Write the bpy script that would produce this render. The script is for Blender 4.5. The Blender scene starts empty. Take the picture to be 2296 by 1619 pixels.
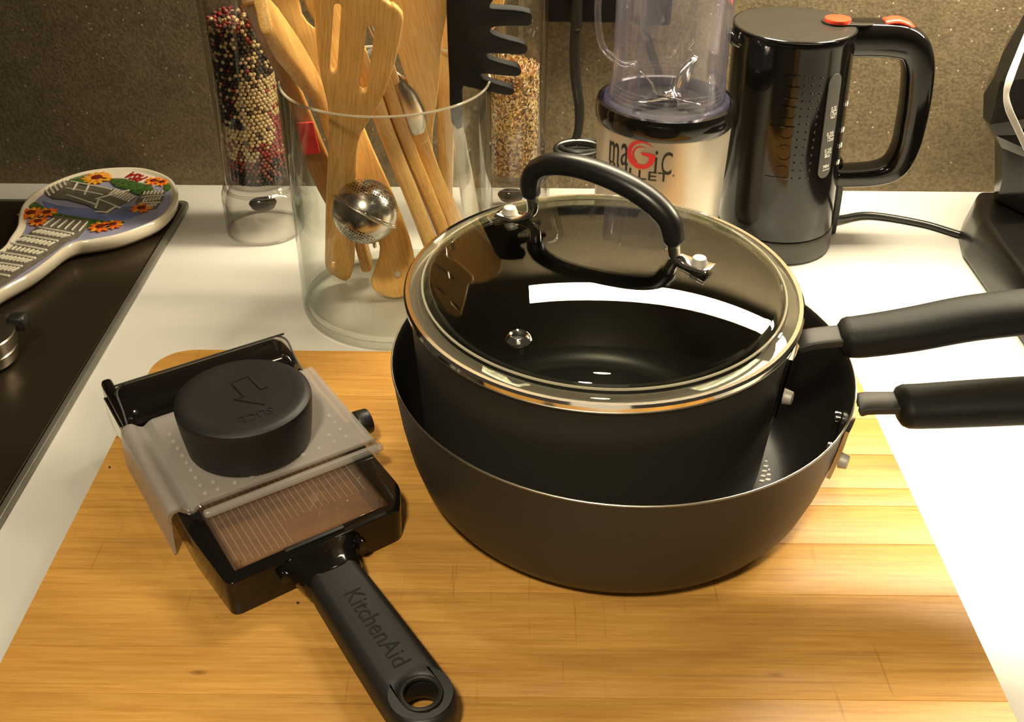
import bpy, bmesh, math, random
from mathutils import Vector as V, Matrix as M
from math import pi, sin, cos, tan, atan, radians, sqrt
random.seed(7)
S = bpy.context.scene
COL = S.collection

# ------------------------------------------------------------------ camera, light, exposure
F = 2350.0; CX, CY = 1148.0, 809.5; CAMZ = 0.5
PITCH = atan((809.5 + 790) / F); ROLL = 0.009
fwd = V((0, cos(PITCH), -sin(PITCH))); r0 = V((1, 0, 0)); u0 = V((0, sin(PITCH), cos(PITCH)))
rgt = r0 * cos(ROLL) + u0 * sin(ROLL); upv = -r0 * sin(ROLL) + u0 * cos(ROLL)
CP = V((0, 0, CAMZ))
cd = bpy.data.cameras.new('camera'); cam = bpy.data.objects.new('camera', cd); COL.objects.link(cam)
cd.sensor_width = 36; cd.lens = F / 2296 * 36; cd.clip_start = .01
cam.matrix_world = M.Translation(CP) @ M((rgt, upv, -fwd)).transposed().to_4x4()
S.camera = cam

w = bpy.data.worlds.new('world'); S.world = w; w.use_nodes = True
bg = w.node_tree.nodes['Background']; bg.inputs[0].default_value = (1.0, .80, .56, 1); bg.inputs[1].default_value = .055

def area(name, loc, size, energy, color, target=None, shape='RECTANGLE'):
    l = bpy.data.lights.new(name, 'AREA'); l.shape = shape; l.size = size[0]
    if shape in ('RECTANGLE', 'ELLIPSE'): l.size_y = size[1]
    l.energy = energy; l.color = color
    o = bpy.data.objects.new(name, l); COL.objects.link(o); o.location = loc
    if target is not None:
        z = (V(loc) - V(target)).normalized(); x = V((1, 0, 0)); x = (x - z * x.dot(z)).normalized()
        o.rotation_euler = M((x, z.cross(x), z)).transposed().to_euler()
    return o
area('under_cabinet_light', (.300, .985, .63), (.74, .095), 9.5, (1, .86, .60), (.30, .95, 0)).data.spread = radians(145)
area('under_cabinet_diffuser', (.300, .985, .628), (.74, .095), 2.4, (1, .90, .72), (.30, .95, 0))
area('added_light_right', (.86, .98, .56), (.34, .05), 11.0, (1, .86, .60), (.74, .84, 0))  # added lamp that overexposes the right side of the worktop
area('ceiling_light', (.12, .88, 1.55), (.10, .10), 2.2, (1, .86, .60), (-.05, .72, 0), 'DISK')
sl_ = bpy.data.lights.new('ceiling_spot', 'SPOT'); sl_.energy = 106; sl_.color = (1, .86, .60); sl_.spot_size = radians(32); sl_.spot_blend = .55; sl_.shadow_soft_size = .09
so2 = bpy.data.objects.new('ceiling_spot', sl_); COL.objects.link(so2); so2.location = (-.20, -.50, 1.60)
so2.rotation_euler = (V((-.02, .50, 0)) - so2.location).to_track_quat('-Z', 'Y').to_euler()
area('room_fill', (.0, -.9, 1.5), (.9, .6), 1.2, (1, .84, .58), (.0, .65, .1))  # added soft fill from behind the camera for camera-facing sides

S.view_settings.view_transform = 'Standard'; S.view_settings.look = 'None'
S.view_settings.gamma = 1; S.view_settings.use_curve_mapping = False
S.view_settings.exposure = 0.0

# ------------------------------------------------------------------ geometry from the camera model
def ray(x, y): return fwd + rgt * ((x - CX) / F) - upv * ((y - CY) / F)
def P(x, y, z=0.0):
    d = ray(x, y); return CP + d * ((z - CAMZ) / d.z)
def PY(x, y, Y):
    d = ray(x, y); return CP + d * (Y / d.y)
def RP(x, y, o, n):
    d = ray(x, y); return CP + d * ((o - CP).dot(n) / d.dot(n))

# ------------------------------------------------------------------ materials
def mat(name, col, rough=.5, metal=0, spec=.5, var=.08, vscale=40, bump=0, bscale=200, coat=0, stretch=None, emis=None, sheen=0):
    m = bpy.data.materials.new(name); m.use_nodes = True; nt = m.node_tree; b = nt.nodes['Principled BSDF']
    b.inputs['Roughness'].default_value = rough; b.inputs['Metallic'].default_value = metal
    b.inputs['Specular IOR Level'].default_value = spec
    if coat: b.inputs['Coat Weight'].default_value = coat; b.inputs['Coat Roughness'].default_value = .05
    tc = nt.nodes.new('ShaderNodeTexCoord'); mp = nt.nodes.new('ShaderNodeMapping')
    nt.links.new(tc.outputs['Object'], mp.inputs[0])
    if stretch: mp.inputs['Scale'].default_value = stretch
    n = nt.nodes.new('ShaderNodeTexNoise'); n.inputs['Scale'].default_value = vscale; n.inputs['Detail'].default_value = 4
    nt.links.new(mp.outputs[0], n.inputs[0])
    r = nt.nodes.new('ShaderNodeValToRGB')
    r.color_ramp.elements[0].position = .3; r.color_ramp.elements[1].position = .7
    r.color_ramp.elements[0].color = [max(0, c * (1 - var)) for c in col[:3]] + [1]
    r.color_ramp.elements[1].color = [c * (1 + var) for c in col[:3]] + [1]
    nt.links.new(n.outputs[0], r.inputs[0]); nt.links.new(r.outputs[0], b.inputs['Base Color'])
    if bump:
        n2 = nt.nodes.new('ShaderNodeTexNoise'); n2.inputs['Scale'].default_value = bscale; n2.inputs['Detail'].default_value = 3
        nt.links.new(mp.outputs[0], n2.inputs[0])
        bp = nt.nodes.new('ShaderNodeBump'); bp.inputs['Strength'].default_value = bump; bp.inputs['Distance'].default_value = .001
        nt.links.new(n2.outputs[0], bp.inputs['Height']); nt.links.new(bp.outputs[0], b.inputs['Normal'])
    return m

def thin_glass(name, tint=(.97, .98, .96), edge=(.55, .6, .52), ior=1.45, refl=(1, 1, 1), rough=0.0, haze=0.0, hazecol=(.6, .6, .6)):
    m = bpy.data.materials.new(name); m.use_nodes = True; nt = m.node_tree; nt.nodes.clear()
    out = nt.nodes.new('ShaderNodeOutputMaterial'); mix = nt.nodes.new('ShaderNodeMixShader')
    tr = nt.nodes.new('ShaderNodeBsdfTransparent'); gl = nt.nodes.new('ShaderNodeBsdfGlossy')
    gl.inputs['Roughness'].default_value = rough; gl.inputs[0].default_value = (*refl, 1)
    fr = nt.nodes.new('ShaderNodeFresnel'); fr.inputs[0].default_value = ior
    # a front-face IOR on both faces of the thin wall
    ge = nt.nodes.new('ShaderNodeNewGeometry'); mi = nt.nodes.new('ShaderNodeMix'); mi.data_type = 'FLOAT'
    nt.links.new(ge.outputs['Backfacing'], mi.inputs[0]); mi.inputs[2].default_value = ior; mi.inputs[3].default_value = 1 / ior
    nt.links.new(mi.outputs[0], fr.inputs[0])
    lw = nt.nodes.new('ShaderNodeLayerWeight'); lw.inputs[0].default_value = .18
    rp = nt.nodes.new('ShaderNodeValToRGB'); rp.color_ramp.elements[0].color = (*tint, 1); rp.color_ramp.elements[1].color = (*edge, 1)
    rp.color_ramp.elements[0].position = .15; rp.color_ramp.elements[1].position = .95
    nt.links.new(lw.outputs['Facing'], rp.inputs[0]); nt.links.new(rp.outputs[0], tr.inputs[0])
    nt.links.new(fr.outputs[0], mix.inputs[0]); nt.links.new(tr.outputs[0], mix.inputs[1]); nt.links.new(gl.outputs[0], mix.inputs[2])
    last = mix
    if haze:
        df = nt.nodes.new('ShaderNodeBsdfDiffuse'); df.inputs[0].default_value = (*hazecol, 1)
        tl = nt.nodes.new('ShaderNodeBsdfTranslucent'); tl.inputs[0].default_value = (*hazecol, 1)
        m1 = nt.nodes.new('ShaderNodeMixShader'); m1.inputs[0].default_value = .4
        nt.links.new(df.outputs[0], m1.inputs[1]); nt.links.new(tl.outputs[0], m1.inputs[2])
        m2 = nt.nodes.new('ShaderNodeMixShader'); m2.inputs[0].default_value = haze
        nz = nt.nodes.new('ShaderNodeTexNoise'); nz.inputs['Scale'].default_value = 60
        mr = nt.nodes.new('ShaderNodeMapRange'); mr.inputs[3].default_value = haze * .85; mr.inputs[4].default_value = min(1, haze * 1.15)
        nt.links.new(nz.outputs[0], mr.inputs[0]); nt.links.new(mr.outputs[0], m2.inputs[0])
        nt.links.new(mix.outputs[0], m2.inputs[1]); nt.links.new(m1.outputs[0], m2.inputs[2]); last = m2
    nt.links.new(last.outputs[0], out.inputs[0])
    return m

def wood(name, c1, c2, stretch, scale=30, rough=.45, use_world=False, knots=False, rand=0.0, spec=.4):
    m = bpy.data.materials.new(name); m.use_nodes = True; nt = m.node_tree; b = nt.nodes['Principled BSDF']
    b.inputs['Roughness'].default_value = rough; b.inputs['Specular IOR Level'].default_value = spec
    L = nt.links.new; N = nt.nodes.new
    tc = N('ShaderNodeTexCoord'); mp = N('ShaderNodeMapping'); mp.inputs['Scale'].default_value = stretch
    if use_world:
        ge = N('ShaderNodeNewGeometry'); L(ge.outputs['Position'], mp.inputs[0])
    else: L(tc.outputs['Object'], mp.inputs[0])
    n1 = N('ShaderNodeTexNoise'); n1.inputs['Scale'].default_value = scale; n1.inputs['Detail'].default_value = 8; n1.inputs['Roughness'].default_value = .65; n1.inputs['Distortion'].default_value = .4
    L(mp.outputs[0], n1.inputs[0])
    r = N('ShaderNodeValToRGB'); r.color_ramp.elements[0].position = .33; r.color_ramp.elements[1].position = .68
    r.color_ramp.elements[0].color = (*c1, 1); r.color_ramp.elements[1].color = (*c2, 1)
    L(n1.outputs[0], r.inputs[0]); last = r.outputs[0]
    if use_world:
        # large soft tone changes and fine dark grain lines
        n2 = N('ShaderNodeTexNoise'); n2.inputs['Scale'].default_value = 7; n2.inputs['Detail'].default_value = 3
        mp2 = N('ShaderNodeMapping'); mp2.inputs['Scale'].default_value = (.5, 1.6, 1); L(ge.outputs['Position'], mp2.inputs[0]); L(mp2.outputs[0], n2.inputs[0])
        r2 = N('ShaderNodeValToRGB'); r2.color_ramp.elements[0].color = (.84, .79, .72, 1); r2.color_ramp.elements[1].color = (1.12, 1.1, 1.05, 1)
        r2.color_ramp.elements[0].position = .35; r2.color_ramp.elements[1].position = .65
        L(n2.outputs[0], r2.inputs[0])
        mx = N('ShaderNodeMix'); mx.data_type = 'RGBA'; mx.blend_type = 'MULTIPLY'; mx.inputs[0].default_value = 1
        L(last, mx.inputs[6]); L(r2.outputs[0], mx.inputs[7]); last = mx.outputs[2]
        n3 = N('ShaderNodeTexNoise'); n3.inputs['Scale'].default_value = 1; n3.inputs['Detail'].default_value = 3; n3.inputs['Distortion'].default_value = .25
        mp3 = N('ShaderNodeMapping'); mp3.inputs['Scale'].default_value = (8, 330, 10); L(ge.outputs['Position'], mp3.inputs[0]); L(mp3.outputs[0], n3.inputs[0])
        r3 = N('ShaderNodeValToRGB'); r3.color_ramp.elements[0].color = (.60, .50, .40, 1); r3.color_ramp.elements[1].color = (1, 1, 1, 1)
        r3.color_ramp.elements[0].position = .30; r3.color_ramp.elements[1].position = .41
        L(n3.outputs[0], r3.inputs[0])
        mx3 = N('ShaderNodeMix'); mx3.data_type = 'RGBA'; mx3.blend_type = 'MULTIPLY'; mx3.inputs[0].default_value = .42
        L(last, mx3.inputs[6]); L(r3.outputs[0], mx3.inputs[7]); last = mx3.outputs[2]
        # knife scratches running across the grain
        n5 = N('ShaderNodeTexNoise'); n5.inputs['Scale'].default_value = 1; n5.inputs['Detail'].default_value = 2
        mp5 = N('ShaderNodeMapping'); mp5.inputs['Rotation'].default_value = (0, 0, .45); mp5.inputs['Scale'].default_value = (420, 14, 10); L(ge.outputs['Position'], mp5.inputs[0]); L(mp5.outputs[0], n5.inputs[0])
        r5 = N('ShaderNodeValToRGB'); r5.color_ramp.elements[0].color = (.66, .58, .5, 1); r5.color_ramp.elements[1].color = (1, 1, 1, 1)
        r5.color_ramp.elements[0].position = .25; r5.color_ramp.elements[1].position = .31
        L(n5.outputs[0], r5.inputs[0])
        mx5 = N('ShaderNodeMix'); mx5.data_type = 'RGBA'; mx5.blend_type = 'MULTIPLY'; mx5.inputs[0].default_value = .6
        L(last, mx5.inputs[6]); L(r5.outputs[0], mx5.inputs[7]); last = mx5.outputs[2]
    if knots:
        vo = N('ShaderNodeTexVoronoi'); vo.inputs['Scale'].default_value = 1
        mp4 = N('ShaderNodeMapping'); mp4.inputs['Scale'].default_value = (9, 24, 1)
        L(ge.outputs['Position'], mp4.inputs[0]); L(mp4.outputs[0], vo.inputs[0])
        r4 = N('ShaderNodeValToRGB'); r4.color_ramp.elements[0].color = (.22, .13, .08, 1); r4.color_ramp.elements[1].color = (1, 1, 1, 1)
        r4.color_ramp.elements[0].position = .015; r4.color_ramp.elements[1].position = .06
        L(vo.outputs['Distance'], r4.inputs[0])
        mx4 = N('ShaderNodeMix'); mx4.data_type = 'RGBA'; mx4.blend_type = 'MULTIPLY'; mx4.inputs[0].default_value = .7
        L(last, mx4.inputs[6]); L(r4.outputs[0], mx4.inputs[7]); last = mx4.outputs[2]
    if rand:
        oi = N('ShaderNodeObjectInfo'); hs = N('ShaderNodeHueSaturation')
        mr = N('ShaderNodeMapRange'); mr.inputs[3].default_value = 1 - rand; mr.inputs[4].default_value = 1 + rand
        L(oi.outputs['Random'], mr.inputs[0]); L(mr.outputs[0], hs.inputs['Value']); L(last, hs.inputs['Color']); last = hs.outputs[0]
    L(last, b.inputs['Base Color'])
    bp = N('ShaderNodeBump'); bp.inputs['Strength'].default_value = .12; bp.inputs['Distance'].default_value = .001
    L(n1.outputs[0], bp.inputs['Height']); L(bp.outputs[0], b.inputs['Normal'])
    return m

def wall_mat():
    m = bpy.data.materials.new('stone_laminate'); m.use_nodes = True; nt = m.node_tree; b = nt.nodes['Principled BSDF']
    L = nt.links.new; N = nt.nodes.new
    b.inputs['Roughness'].default_value = .65; b.inputs['Specular IOR Level'].default_value = .2
    ge = N('ShaderNodeNewGeometry')
    n1 = N('ShaderNodeTexNoise'); n1.inputs['Scale'].default_value = 30; n1.inputs['Detail'].default_value = 10; n1.inputs['Roughness'].default_value = .75
    L(ge.outputs['Position'], n1.inputs[0])
    r = N('ShaderNodeValToRGB'); r.color_ramp.elements[0].position = .35; r.color_ramp.elements[1].position = .7
    r.color_ramp.elements[0].color = (.16, .127, .078, 1); r.color_ramp.elements[1].color = (.225, .178, .108, 1)
    L(n1.outputs[0], r.inputs[0])
    # fine dark mottling
    n2 = N('ShaderNodeTexNoise'); n2.inputs['Scale'].default_value = 330; n2.inputs['Detail'].default_value = 4
    L(ge.outputs['Position'], n2.inputs[0])
    r2 = N('ShaderNodeValToRGB'); r2.color_ramp.elements[0].color = (.55, .53, .5, 1); r2.color_ramp.elements[1].color = (1.15, 1.12, 1.05, 1)
    r2.color_ramp.elements[0].position = .38; r2.color_ramp.elements[1].position = .6
    L(n2.outputs[0], r2.inputs[0])
    mx = N('ShaderNodeMix'); mx.data_type = 'RGBA'; mx.blend_type = 'MULTIPLY'; mx.inputs[0].default_value = .55
    L(r.outputs[0], mx.inputs[6]); L(r2.outputs[0], mx.inputs[7])
    vo = N('ShaderNodeTexVoronoi'); vo.inputs['Scale'].default_value = 170; L(ge.outputs['Position'], vo.inputs[0])
    wn = N('ShaderNodeSeparateColor'); L(vo.outputs['Color'], wn.inputs[0])
    gt = N('ShaderNodeMath'); gt.operation = 'GREATER_THAN'; gt.inputs[1].default_value = .86; L(wn.outputs[0], gt.inputs[0])
    lt = N('ShaderNodeMath'); lt.operation = 'LESS_THAN'; lt.inputs[1].default_value = .17; L(vo.outputs['Distance'], lt.inputs[0])
    mu = N('ShaderNodeMath'); mu.operation = 'MULTIPLY'; L(gt.outputs[0], mu.inputs[0]); L(lt.outputs[0], mu.inputs[1])
    m2 = N('ShaderNodeMix'); m2.data_type = 'RGBA'; L(mu.outputs[0], m2.inputs[0]); L(mx.outputs[2], m2.inputs[6]); m2.inputs[7].default_value = (.5, .43, .32, 1)
    L(m2.outputs[2], b.inputs['Base Color'])
    bp = N('ShaderNodeBump'); bp.inputs['Strength'].default_value = .4; bp.inputs['Distance'].default_value = .001
    L(n2.outputs[0], bp.inputs['Height']); L(bp.outputs[0], b.inputs['Normal'])
    return m

def perforated(name):
    m = mat(name, (.50, .47, .42), .22, 1, bump=.05); nt = m.node_tree; b = nt.nodes['Principled BSDF']; L = nt.links.new; N = nt.nodes.new
    tc = N('ShaderNodeTexCoord'); sx = N('ShaderNodeSeparateXYZ'); L(tc.outputs['Object'], sx.inputs[0])
    vo = N('ShaderNodeTexVoronoi'); vo.inputs['Scale'].default_value = 470; vo.inputs['Randomness'].default_value = .25; L(tc.outputs['Object'], vo.inputs[0])
    lt = N('ShaderNodeMath'); lt.operation = 'LESS_THAN'; lt.inputs[1].default_value = .36; L(vo.outputs['Distance'], lt.inputs[0])
    ab = N('ShaderNodeMath'); ab.operation = 'ABSOLUTE'; L(sx.outputs[2], ab.inputs[0])
    gt = N('ShaderNodeMath'); gt.operation = 'GREATER_THAN'; gt.inputs[1].default_value = .013; L(ab.outputs[0], gt.inputs[0])
    mu = N('ShaderNodeMath'); mu.operation = 'MULTIPLY'; L(lt.outputs[0], mu.inputs[0]); L(gt.outputs[0], mu.inputs[1])
    mx = N('ShaderNodeMix'); mx.data_type = 'RGBA'; L(mu.outputs[0], mx.inputs[0]); mx.inputs[6].default_value = (.50, .47, .42, 1); mx.inputs[7].default_value = (.02, .018, .015, 1)
    L(mx.outputs[2], b.inputs['Base Color'])
    bp = N('ShaderNodeBump'); bp.invert = True; bp.inputs['Strength'].default_value = .6; bp.inputs['Distance'].default_value = .0005
    L(mu.outputs[0], bp.inputs['Height']); L(bp.outputs[0], b.inputs['Normal'])
    return m

MT = dict(
    counter=mat('white_laminate', (.63, .61, .56), .38, var=.015, vscale=8, bump=.03, bscale=600),
    wall=wall_mat(),
    board=wood('maple_board', (.50, .25, .055), (.66, .37, .095), (1.6, 30, 8), 12, .42, True, True, .035),
    bamboo=wood('bamboo', (.52, .27, .060), (.78, .46, .14), (60, 3, 60), 12, .45),
    bamboo_lt=wood('bamboo_light', (.60, .35, .10), (.82, .54, .20), (60, 3, 60), 12, .45),
    bamboo_dk=wood('bamboo_dark', (.27, .12, .028), (.44, .22, .06), (60, 3, 60), 12, .45),
    hole=mat('dark_hole', (.06, .025, .01), .8),
    ano=mat('anodised_grey', (.046, .041, .032), .52, .25, var=.05, vscale=300, bump=.08, bscale=1500),
    nonstick=mat('nonstick_black', (.010, .009, .008), .38, 0, .5, bump=.08, bscale=1500),
    alu=mat('bare_aluminium_edge', (.55, .50, .42), .35, 1),
    silicone=mat('black_silicone', (.0075, .007, .0055), .58, 0, .3, bump=.10, bscale=1800),
    phenolic=mat('black_phenolic', (.010, .009, .008), .33),
    chrome=mat('chrome', (.82, .79, .72), .08, 1, var=.02),
    steel=mat('brushed_steel', (.52, .48, .42), .28, 1, var=.06, vscale=60, stretch=(1, 1, 12)),
    greymetal=mat('grey_handle_metal', (.030, .027, .022), .50, .2),
    rivet=mat('silver_rivet', (.50, .47, .42), .55, .4),
    gloss=mat('glossy_black_plastic', (.006, .005, .0045), .10, 0, .45, bump=.0),
    satin=mat('satin_black_plastic', (.014, .013, .011), .42, bump=.06, bscale=1200),
    ktop=mat('kettle_lid_black', (.022, .020, .016), .33, bump=.05, bscale=900),
    rubber=mat('black_rubber', (.010, .009, .008), .50, bump=.06, bscale=1500),
    recess_shade=mat('recess_shade_black', (.002, .002, .002), .7),  # near-black colour stands in for shade inside engravings and the vent hole
    kbase=mat('kettle_base_grey', (.035, .031, .026), .38),
    gauge=mat('grey_gauge_window', (.085, .082, .075), .45),
    white=mat('white_print', (.75, .73, .66), .5),
    red=mat('red_plastic', (.75, .055, .022), .3, var=.04),
    redprint=mat('red_print', (.62, .03, .03), .4),
    darkred=mat('dark_red_print', (.30, .012, .014), .3),
    blackprint=mat('black_print', (.015, .013, .012), .5),
    silver=mat('silver_plastic', (.52, .47, .38), .30, .55, var=.02),
    ceramic=mat('cream_glazed_ceramic', (.74, .66, .52), .12, coat=.5, var=.03),
    lilac=mat('lilac_blue_glaze', (.33, .33, .48), .15, coat=.5, var=.2, vscale=25),
    blue=mat('blue_glaze', (.16, .20, .42), .15, coat=.5, var=.3, vscale=40),
    stone_gl=mat('grey_stone_glaze', (.15, .135, .10), .3, var=.3, vscale=300),
    stone_lt=mat('pale_stone_glaze', (.68, .63, .50), .25, var=.1, vscale=300),
    leaf=mat('green_glaze', (.055, .13, .025), .2, coat=.4, var=.6, vscale=260, bump=.5, bscale=300),
    petal=mat('orange_petal_glaze', (.85, .17, .015), .2, coat=.4, var=.15, vscale=200),
    petal_y=mat('yellow_petal_glaze', (.85, .36, .03), .2, coat=.4, var=.15, vscale=200),
    seed=mat('brown_flower_centre', (.16, .02, .008), .3, var=.3, vscale=300),
    cooktop=mat('cooktop_glass', (.055, .038, .021), .33, .70, .8, var=.02),
    cooktrim=mat('cooktop_trim', (.20, .19, .165), .40, .6),
    cord=mat('black_cord', (.012, .011, .009), .30),
    bag=mat('glossy_black_bag', (.010, .009, .008), .16, 0, .6),
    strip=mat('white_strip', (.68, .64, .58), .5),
    machine=mat('matte_black_housing', (.004, .0036, .003), .24, spec=.6, bump=.06, bscale=900),
    socket=mat('black_socket', (.006, .004, .004), .6, spec=.2),
    vase=thin_glass('vase_glass', (.975, .98, .965), (.24, .29, .21)),
    lidglass=thin_glass('lid_glass', (.93, .94, .90), (.60, .62, .52), 1.5),
    acrylic=thin_glass('mill_acrylic', (.95, .945, .93), (.26, .24, .20), 1.5),
    cup=thin_glass('cup_plastic', (.94, .935, .95), (.42, .40, .60), 1.5, haze=.035, hazecol=(.7, .68, .8)),
    cuprim=thin_glass('cup_rim_plastic', (.95, .94, .98), (.72, .68, .92), 1.5, haze=.05, hazecol=(.6, .56, .85)),
    frost=thin_glass('frosted_plastic', (.90, .87, .84), (.7, .66, .62), 1.4, rough=.2, haze=.38, hazecol=(.78, .74, .70)),
    nub=thin_glass('clear_nub', (.9, .9, .88), (.8, .8, .76), 1.6, haze=.4, hazecol=(.9, .88, .82)),
    clearp=thin_glass('clear_plastic', (.93, .90, .87), (.35, .32, .28), 1.5),
    window=thin_glass('clear_window', (.86, .80, .76), (.5, .42, .36), 1.45, haze=.20, hazecol=(.42, .33, .27)),
    ridge=mat('clear_ridge', (.42, .33, .25), .3),
    blackpl=mat('matt_black_nylon', (.004, .0035, .003), .6, spec=.15),
    flange=thin_glass('lid_flange_haze', (.86, .86, .80), (.62, .62, .52), 1.5, haze=.16, hazecol=(.62, .56, .44)),  # haze colour stands in for the worktop reflected in the flange
    glint_glass=thin_glass('painted_glint_glass', (.9, .9, .84), (.8, .8, .7), 1.5, haze=.55, hazecol=(.80, .74, .60)),  # pale haze stands in for highlights along glass edges
    tea=perforated('perforated_steel'),
    c_black=mat('black_peppercorn', (.018, .012, .009), .6, var=.4, vscale=700, bump=.5, bscale=1500),
    c_cream=mat('white_peppercorn', (.62, .47, .24), .55, var=.15, vscale=500),
    c_red=mat('red_peppercorn', (.30, .025, .020), .5, var=.3, vscale=500),
    c_pink=mat('pink_peppercorn', (.24, .075, .055), .55, var=.3, vscale=500),
    c_brown=mat('brown_peppercorn', (.10, .055, .03), .6, var=.3),
    h_cream=mat('cream_flake', (.78, .62, .38), .7, var=.15),
    h_tan=mat('tan_flake', (.60, .42, .20), .7, var=.15),
    h_orange=mat('orange_flake', (.52, .12, .03), .7),
    h_purple=mat('purple_flake', (.10, .05, .14), .7),
    h_gold=mat('gold_flake', (.72, .48, .12), .7),
    core=mat('spice_core', (.30, .19, .09), .9),
    bristle=mat('dark_grinder', (.10, .09, .075), .5),
)

# ------------------------------------------------------------------ mesh helpers
def from_bm(bm, name):
    me = bpy.data.meshes.new(name); bmesh.ops.recalc_face_normals(bm, faces=bm.faces); bm.to_mesh(me); bm.free(); return me
def smooth(me, ang=None):
    me.polygons.foreach_set('use_smooth', [True] * len(me.polygons))
    if ang is not None: me.set_sharp_from_angle(angle=radians(ang))
    return me
def thing(name, label, cat, loc=(0, 0, 0), group=None):
    o = bpy.data.objects.new(name, None); COL.objects.link(o); o.location = loc; o.empty_display_size = .02
    o['label'] = label; o['category'] = cat
    if group: o['group'] = group
    return o
def tag(o, label, cat, group=None):
    o['label'] = label; o['category'] = cat
    if group: o['group'] = group
    return o
def WM(o):
    m = M.LocRotScale(o.location, o.rotation_euler, o.scale)
    return m if o.parent is None else WM(o.parent) @ m
def put(name, me, m, parent=None, frame=None, ang=35, label=None, kind=None, local=False):
    """Links one mesh object. Vertices are in world space unless a frame matrix is given."""
    if ang is not None: smooth(me, ang)
    if m is not None and not me.materials: me.materials.append(m)
    o = bpy.data.objects.new(name, me); COL.objects.link(o)
    inv = M.Identity(4)
    if parent is not None: o.parent = parent; inv = WM(parent).inverted()
    if frame is not None:
        o.matrix_basis = inv @ frame
    else:
        # centre the mesh on its own origin
        n = len(me.vertices); c = sum((v.co for v in me.vertices), V()) / max(n, 1)
        if local: c = V((0, 0, 0))
        me.transform(M.Translation(-c)); o.matrix_basis = inv @ M.Translation(c)
    if label: o['label'] = label
    if kind: o['kind'] = kind
    return o
def lathe(prof, c=(0, 0), n=96, shear=(0, 0), close=False):
    """prof: (r, z) list; shear shifts the centre per metre of height."""
    bm = bmesh.new(); rings = []
    for r, z in prof:
        cx, cy = c[0] + shear[0] * z, c[1] + shear[1] * z
        if r < 1e-6: rings.append([bm.verts.new((cx, cy, z))])
        else: rings.append([bm.verts.new((cx + r * cos(2 * pi * i / n), cy + r * sin(2 * pi * i / n), z)) for i in range(n)])
    prs = list(zip(rings, rings[1:])) + ([(rings[-1], rings[0])] if close else [])
    for a, b in prs:
        for i in range(n):
            j = (i + 1) % n
            if len(a) == 1 and len(b) == 1: continue
            if len(a) == 1: bm.faces.new((a[0], b[i], b[j]))
            elif len(b) == 1: bm.faces.new((a[i], a[j], b[0]))
            else: bm.faces.new((a[i], a[j], b[j], b[i]))
    return from_bm(bm, 'lathe')
def arc(cx, cz, r, a0, a1, n=6):
    return [(cx + r * cos(radians(a0 + (a1 - a0) * i / n)), cz + r * sin(radians(a0 + (a1 - a0) * i / n))) for i in range(n + 1)]
def catmull(pts, k=8):
    pts = [V(p) for p in pts]; out = []
    for i in range(len(pts) - 1):
        p0 = pts[max(i - 1, 0)]; p1 = pts[i]; p2 = pts[i + 1]; p3 = pts[min(i + 2, len(pts) - 1)]
        for j in range(k):
            t = j / k
            out.append(.5 * ((2 * p1) + (p2 - p0) * t + (2 * p0 - 5 * p1 + 4 * p2 - p3) * t * t + (3 * p1 - p0 - 3 * p2 + p3) * t ** 3))
    out.append(pts[-1]); return out
def sweep(pts, a, b=None, side=None, n=16, k=8, cap=True, power=1.0, closed=False, round_end=True):
    """tube along pts; a,b = half sizes (numbers or lists); side = constant direction of the a axis"""
    m0 = len(pts)
    if b is None: b = a
    def ex(q): return [q] * m0 if not isinstance(q, (list, tuple)) else list(q)
    A, B = ex(a), ex(b)
    P5 = catmull([(*p[:3],) for p in pts], k); L = len(P5)
    def at(arr, i):
        t = i / k; q = min(int(t), m0 - 2); f = t - q; return arr[q] * (1 - f) + arr[q + 1] * f
    bm = bmesh.new(); rings = []; prev = None
    for i, p in enumerate(P5):
        t = (P5[min(i + 1, L - 1)] - P5[max(i - 1, 0)]).normalized()
        if side is not None: s = V(side)
        else:
            s = prev if prev is not None else (V((0, 0, 1)) if abs(t.z) < .9 else V((1, 0, 0)))
        s = (s - t * s.dot(t)).normalized(); prev = s; q = t.cross(s)
        ra, rb = at(A, i), at(B, i); ring = []
        for j in range(n):
            th = 2 * pi * j / n; c, d = cos(th), sin(th)
            c = math.copysign(abs(c) ** power, c); d = math.copysign(abs(d) ** power, d)
            ring.append(bm.verts.new(p + s * ra * c + q * rb * d))
        rings.append(ring)
    if round_end and cap:
        for end in (0, -1):
            ring = rings[end]; c = P5[end]; t = (P5[1] - P5[0]).normalized() * -1 if end == 0 else (P5[-1] - P5[-2]).normalized()
            rr = min(at(A, 0 if end == 0 else L - 1), at(B, 0 if end == 0 else L - 1))
            extra = []
            for f, h in ((.86, .5), (.5, .87)):
                extra.append([bm.verts.new(c + (v.co - c) * (1 - (1 - f) * min(1, rr / max((v.co - c).length, 1e-6))) + t * rr * h * .6) for v in ring])
            if end == 0: rings = extra[::-1] + rings
            else: rings = rings + extra
    for r1, r2 in zip(rings, rings[1:]):
        for j in range(n): bm.faces.new((r1[j], r1[(j + 1) % n], r2[(j + 1) % n], r2[j]))
    if cap: bm.faces.new(rings[0][::-1]); bm.faces.new(rings[-1])
    return from_bm(bm, 'sweep')
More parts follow.
